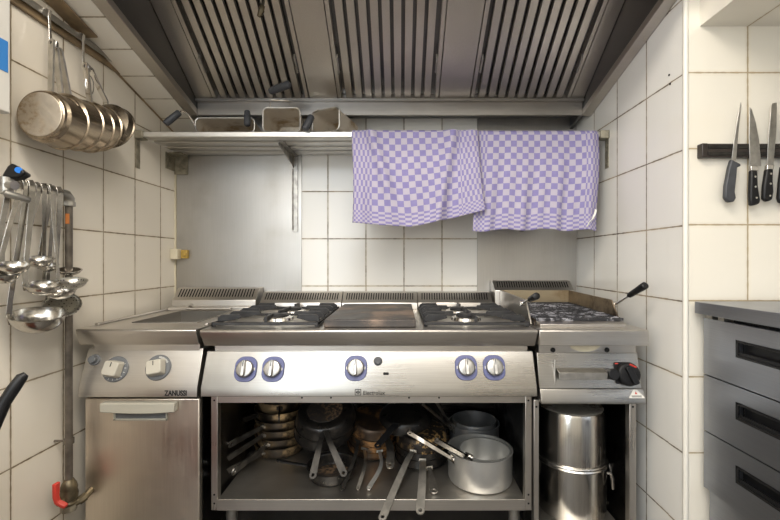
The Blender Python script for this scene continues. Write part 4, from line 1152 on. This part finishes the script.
b = MB(); b.ribbon([p0 + Vector((.012, 0, -.006)), p0, p0 + Vector((-.014, -.004, .012)), p0 + Vector((-.018, -.006, .03)), p0 + Vector((-.017, -.006, .076))], [.016, .019, .018, .018, .022], .012, (.0, 1, 0)); b.build('valve_lever', 'red', vb, bevel=.003)
b = MB(); b.tube([(pxx + .01, yv, .302), (pxx + .03, yv + .03, .31), (pxx + .03, yv + .08, .325), (pxx + .03, yv + .14, .33)], .012, 10); b.cyl((pxx + .02, yv + .018, .305), (pxx + .03, yv + .035, .312), .015, seg=8); b.build('branch_pipe', 'brass', pipe)

t = thing('water_tap', 'black lever tap with a blue dot above the hanging ladles', 'tap', (-1.115, 1.16, 1.36))
ty = 1.165
c = P(10, 183, 1.15)
b = MB(); b.cyl((XL + .001, 1.17, 1.362), (-1.09, 1.152, 1.362), .013, seg=16); b.cyl((-1.118, 1.157, 1.338), (-1.118, 1.157, 1.385), .016, seg=16); b.tube([(-1.118, 1.157, 1.345), (-1.10, 1.14, 1.335), (-1.085, 1.16, 1.33), (-1.082, 1.185, 1.325)], .010, 12); b.build('tap_body', 'galv', t)
q = [P(1, 176, 1.15), P(7, 166, 1.15), P(11.5, 162.5, 1.15), P(24.5, 171.5, 1.15), P(25, 173.5, 1.15), P(18, 177.5, 1.15), P(4, 178.5, 1.15)]
b = MB(); b.slab(q, (-.012, .035, -.002)); lv = b.build('lever', 'black', t, bevel=.005)
b = MB(); b.cyl(P(18.5, 170, 1.147), P(18.5, 170, 1.15) , .0085, seg=18); b.build('blue_dot', 'bluedot', lv)

# ------------------------------------------------------------------ ladles and spoons
GU = 'ladles hanging on the pipe'
def bowl_prof(r, d, t=.0016):
    out = [(r * sin(a), d * (1 - cos(a))) for a in [pi / 2 * k / 9 for k in range(10)]]
    out = [(rr_, zz_) for rr_, zz_ in out]
    return out + [(r + .003, d + .0005), (r + .003, d + .002), (r - t, d + .002)] + [(max(rr_ - t, 0), zz_ + t) for rr_, zz_ in out[::-1][1:]]
def ladle(label, bpx, bpy, bx, r, d, tpx, side_ang, mat='ladle', tilt=(radians(11), radians(9)), hw=(.009, .013), name='ladle', cat='ladle', topz=1.386, hx=None):
    Y = -bx * F / (400.7 - bpx); c = Vector((bx, Y, PZ(bpy, Y)))       # rim centre
    ty = 1.148 * F / (400.7 - tpx)
    R = (Matrix.Rotation(tilt[0], 3, 'X') @ Matrix.Rotation(tilt[1], 3, 'Y'))
    t = thing(name, label, cat, c - Vector((0, 0, d)), GU)
    m = MB(); m.lathe(bowl_prof(r, d), 40, Matrix.Translation(c) @ R.to_4x4() @ Matrix.Translation((0, 0, -d))); m.build('bowl', mat, t)
    a = radians(side_ang); s = c + R @ Vector((cos(a) * r, sin(a) * r, -.004))
    hx = pxx + .016 if hx is None else hx
    top = Vector((hx, ty, topz))
    m = MB()
    m.ribbon([s + R @ Vector((-cos(a) * r * .12, -sin(a) * r * .12, -d * .45)), s + Vector((0, 0, .002)), s + Vector((0, 0, .02)) + (top - s) * .05, s + (top - s) * .5, top + Vector((0, 0, -.03)), top + Vector((0, 0, -.004)), top + Vector((-.006, 0, .008)), top + Vector((-.018, 0, .010)), top + Vector((-.030, 0, .004)), top + Vector((-.032, 0, -.02))],
             [hw[0] * 1.6, hw[0] * 1.2, hw[0], (hw[0] + hw[1]) / 2, hw[1], hw[1], hw[1] * .9, hw[1] * .8, hw[1] * .7, hw[1] * .6], .0026, (.45, .9, 0))
    m.build('handle', 'ladle', t, bevel=.0006)
    return t
ladle('largest ladle hanging lowest on the left wall, wide shallow bowl', 38, 314.5, -1.105, .067, .056, 22, 205, hw=(.013, .016))
ladle('medium ladle hanging above the largest one, bright oval bowl', 43, 285, -1.085, .043, .030, 24.5, 200, hw=(.012, .016), hx=pxx + .026)
ladle('ladle with a dented bowl behind the perforated spoon', 60, 289, -1.135, .043, .036, 40, 200, hw=(.009, .013))
ladle('perforated flat skimmer hanging tilted below the small ladles', 62, 305, -1.128, .050, .016, 50, 170, mat='perforated', tilt=(radians(40), radians(24)), name='skimmer', cat='skimmer', hw=(.009, .013))
ladle('small perforated ladle at the right end, long thin slanting handle', 72, 281, -1.075, .040, .026, 43, 190, mat='perforated', hw=(.009, .010), hx=pxx + .030)
ladle('small shiny ladle at the right end, behind the perforated one', 69, 270, -1.135, .034, .018, 56, 200, hw=(.009, .017))
ladle('small bright ladle high in the middle of the hanging utensils', 38.5, 259, -1.125, .036, .026, 34, 190, hw=(.008, .012))
ladle('tiny dark ladle between the small bright ladles', 48, 265, -1.15, .026, .022, 47, 190, hw=(.008, .016))
ladle('ladle at the far left with a broad bowl, under the tap', 12.5, 265, -1.10, .038, .026, 14, 170, hw=(.012, .014), topz=1.372)
ladle('dark ladle cut by the left picture edge, lower than its neighbour', 4, 273, -1.12, .034, .030, 3, 165, hw=(.012, .014), topz=1.372)

# black pan whose handle rises into the picture from the lower left
t = thing('frying_pan', 'black frying pan at the lower left picture edge, only its curved handle in view', 'frying pan', (-1.02, .80, .70))
m = MB(); m.lathe(pan_profile(.085, .115, .05), 40, Matrix.Translation((-1.02, .80, .70))); m.build('pan_body', 'pan_black', t)
hp = [Vector((-.945, .895, .745)), P(-6, 428, .93), P(4, 403, .945), P(14, 388, .955), P(22, 377, .965), P(26, 374, .97)]
m = MB(); m.tube(hp, [.010, .0125, .0135, .0135, .012, .007], 14); m.build('handle', 'black', t)
t = thing('added_red_cabinet', 'unseen low rust-red cabinet, added under the black pan for a red reflection', 'cabinet', (-1.06, .72, 0))  # added out of view: carries the pan and reflects red in the door
b = MB(); b.box(XL + .005, -.93, .42, .91, .03, .675); b.build('cabinet_body', 'red_reflect', t, bevel=.003)
b = MB(); b.box(XL + .004, -.92, .41, .915, .676, .699); b.build('cabinet_top', 'wood', t, bevel=.003)
# ------------------------------------------------------------------ knife rack and knives
ry = YF - .022
t = thing('knife_rack', 'dark magnetic knife rack on the right wall', 'knife rack', (1.2, ry, 1.49))
b = MB(); x0 = PX(701.5, ry); zt, zb = PZ(143.5, ry), PZ(157, ry)
b.box(x0 + .004, 1.75, ry, YF - .0005, zb, zt); b.build('rack_base', 'rack', t, bevel=.002)
b = MB()
for f0, f1 in ((.12, .38), (.62, .88)): b.box(x0 + .022, 1.74, ry - .003, ry + .001, zb + (zt - zb) * f0, zb + (zt - zb) * f1)
b.build('magnet_bar', 'handle_dark', t, bevel=.001)
b = MB(); b.box(x0, x0 + .020, ry - .003, YF - .0005, zb - .001, zt + .001); b.build('end_cap', 'rack', t, bevel=.003)
def knife(label, blade, handle, riv, hmat='black', bolster=None):
    """blade, handle: outlines in photo pixels on the plane of the rack"""
    yk = ry - .0055
    pts = [P(x, y, yk) for x, y in blade]
    c = P(sum(x for x, y in handle) / len(handle), max(y for x, y in handle), yk)
    t = thing('kitchen_knife', label, 'knife', c, 'knives on the magnetic rack')
    b = MB(); b.slab(pts, (0, .0022, 0)); b.build('blade', 'knife_steel', t, bevel=.0006)
    b = MB(); b.slab([P(x, y, yk) + Vector((0, -.006, 0)) for x, y in handle], (0, .015, 0)); hd = b.build('handle', hmat, t, bevel=.005)
    if bolster:
        b = MB(); b.slab([P(x, y, yk) + Vector((0, -.005, 0)) for x, y in bolster], (0, .012, 0)); b.build('bolster', 'chrome', t, bevel=.002)
    for x, y in riv:
        b = MB(); q = P(x, y, yk); b.cyl(q + Vector((0, -.0068, 0)), q + Vector((0, -.004, 0)), .0032, seg=12); b.build('rivet', 'rivet', hd)
knife('narrow boning knife with a plain worn black handle, leftmost on the rack', [(741, 102), (741.5, 106), (739, 127), (736.2, 160.5), (731.5, 160.5), (734, 142), (738, 116)],
      [(730.5, 159.5), (734, 161.5), (739.6, 164.2), (739.8, 166.5), (736.3, 167.5), (735.5, 176), (733.8, 192), (735, 198), (733, 202), (727.5, 202.5), (724, 198), (724.6, 186), (728, 168)], [], 'grey_grip')
knife('broad chef knife with a riveted black handle, second on the rack', [(750, 107), (752, 109.5), (755.8, 122), (759.3, 140), (761.5, 166.2), (750, 166.5), (749.2, 140), (749.5, 120)],
      [(750, 170), (756.5, 170.5), (757, 186), (759.2, 200), (758.5, 204), (753.5, 205.5), (750, 206), (749, 198), (749.5, 184)], [(753.8, 177), (754, 187), (755, 198)], 'black', [(749.5, 166), (757.5, 166), (756.8, 171), (750, 171)])
knife('long slicing knife with straight parallel edges, third on the rack', [(771.3, 105.5), (773, 103), (777, 102.5), (776.5, 130), (773.3, 168), (767, 168), (768.3, 140)],
      [(765.8, 168.5), (772.2, 168.5), (772, 182), (772.6, 192), (771.2, 200), (766, 202), (762.2, 199), (763, 186)], [(769.5, 174), (769, 184), (768.5, 196)], 'black', [(766.4, 165), (773.3, 165), (772.3, 170), (765.7, 170)])
knife('knife cut by the right picture edge, last on the rack', [(786, 100), (790, 104), (795, 130), (797, 166), (782, 166), (783, 130)],
      [(781, 166), (790, 166), (789, 184), (788, 204), (779, 203), (777.6, 198), (779, 182)], [], 'black')

# ------------------------------------------------------------------ drawer cabinet at the right
cab = thing('drawer_cabinet', 'grey steel drawer cabinet under a worktop at the right', 'cabinet', (1.3, .8, 0))
cf = .990; cy0, cy1 = .25, 1.333
b = MB(); b.box(cf + .022, 1.62, cy0, cy1 - .003, .06, .962); b.build('cabinet_body', 'steel_dark', cab)
for z0, z1, in ((.781, .962), (.598, .777), (.411, .594)):
    # front with an opening for the recessed pull
    ha, hb = .955, 1.203; hc, hd_ = z0 + (.084), z0 + (.134)
    b = MB()
    def fbx(y0, y1, a, c): b.box(cf, cf + .020, y0, y1, a, c)
    fbx(cy0, ha, z0, z1); fbx(hb, cy1, z0, z1); fbx(ha, hb, z0, hc); fbx(ha, hb, hd_, z1)
    d = b.build('drawer', 'steel_cool', cab)
    m = MB()
    m.box(cf - .002, cf + .004, ha, hb, hd_ - .007, hd_); m.box(cf - .002, cf + .004, ha, hb, hc, hc + .006)
    m.box(cf - .002, cf + .004, ha, ha + .007, hc, hd_); m.box(cf - .002, cf + .004, hb - .007, hb, hc, hd_)
    m.box(cf + .018, cf + .021, ha + .007, hb - .007, hc + .006, hd_ - .007)
    m.prism([(cf + .001, hc + .006), (cf + .001, hc + .016), (cf + .019, hc + .010), (cf + .019, hc + .006)], 'y', ha + .007, hb - .007)
    m.build('recessed_pull', 'black', d, bevel=.001)
b = MB(); b.box(cf + .016, cf + .021, cy0, cy1 - .004, .06, .405); lp = b.build('lower_panel', 'steel_cool', cab)
b = MB(); ry0 = 1.09
b.slab([(cf + .0155, y + ry0 - .0, z + .31) for y, z in rounded_rect(.10, .07, .012, 4)], (-.001, 0, 0)); b.build('embossed_plate', 'steel_cool', lp, bevel=.0005)
for y in (1.31, 1.262):
    b = MB(); b.box(cf + .001, cf + .02, y - .012, y + .012, .9625, .977); b.build('spacer', 'galv', cab)
b = MB(); b.box(cf + .022, 1.6, cy0 + .02, 1.24, .963, .977); b.build('gap_shade_strip', 'black', cab)  # black strip stands in for the shade in the gap under the worktop
for x in (1.05, 1.56):
    for y in (.30, 1.28):
        b = MB(); b.cyl((x, y, 0), (x, y, .06), .02, seg=14); b.build('leg', 'galv', cab)
b = MB(); b.box(.960, 1.66, .20, 1.333, .9775, 1.016)
tag(b.build('steel_worktop', 'steel_cool', None, bevel=.002), 'grey steel worktop slab on top of the drawer cabinet', 'worktop')

# drill holes in the right wall
for px, py in ((670, 75), (671, 84)):
    Y = XR * F / (px - 400.7)
    b = MB(); b.cyl((XR - .0045, Y, PZ(py, Y)), (XR - .0015, Y, PZ(py, Y)), .0035, seg=10)
    tag(b.build('wall_plug', 'hole'), 'small dark screw hole in the right tiled wall under the hood', 'screw hole', 'screw holes in the right wall')

# ------------------------------------------------------------------ camera and light
cam = bpy.data.cameras.new('camera'); co = bpy.data.objects.new('camera', cam); C.objects.link(co)
co.location = (0, 0, H); co.rotation_euler = (pi / 2, 0, 0)
cam.sensor_width = 36; cam.lens = F / 780 * 36; cam.shift_x = -10.7 / 780; cam.shift_y = .3 / 780; cam.clip_start = .02
bpy.context.scene.camera = co

def area(name, loc, target, sx, sy, power, col):
    l = bpy.data.lights.new(name, 'AREA'); l.shape = 'RECTANGLE'; l.size = sx; l.size_y = sy; l.energy = power; l.color = col
    o = bpy.data.objects.new(name, l); C.objects.link(o); o.location = loc
    d = Vector(target) - Vector(loc); o.rotation_euler = d.to_track_quat('-Z', 'Y').to_euler(); return o
area('ceiling_tube', (-.2, .30, 2.58), (-.2, .31, 0), 1.2, .5, 26, (1, .92, .81))
area('ceiling_fill_rear', (.3, -.95, 2.58), (.3, -.94, 0), 2.6, 1.5, 46, (1, .965, .92))  # added unseen fill, made broad to dim its reflection in the steel
area('window_light', (-1.15, -.8, 1.45), (1.2, .9, .7), 1.9, 1.9, 40, (.78, .89, 1))

w = bpy.data.worlds.new('world'); bpy.context.scene.world = w; w.use_nodes = True
w.node_tree.nodes['Background'].inputs[0].default_value = (.5, .5, .5, 1)
w.node_tree.nodes['Background'].inputs[1].default_value = .3
vs = bpy.context.scene.view_settings
vs.view_transform = 'Standard'; vs.look = 'None'; vs.gamma = 1; vs.use_curve_mapping = False; vs.exposure = .6
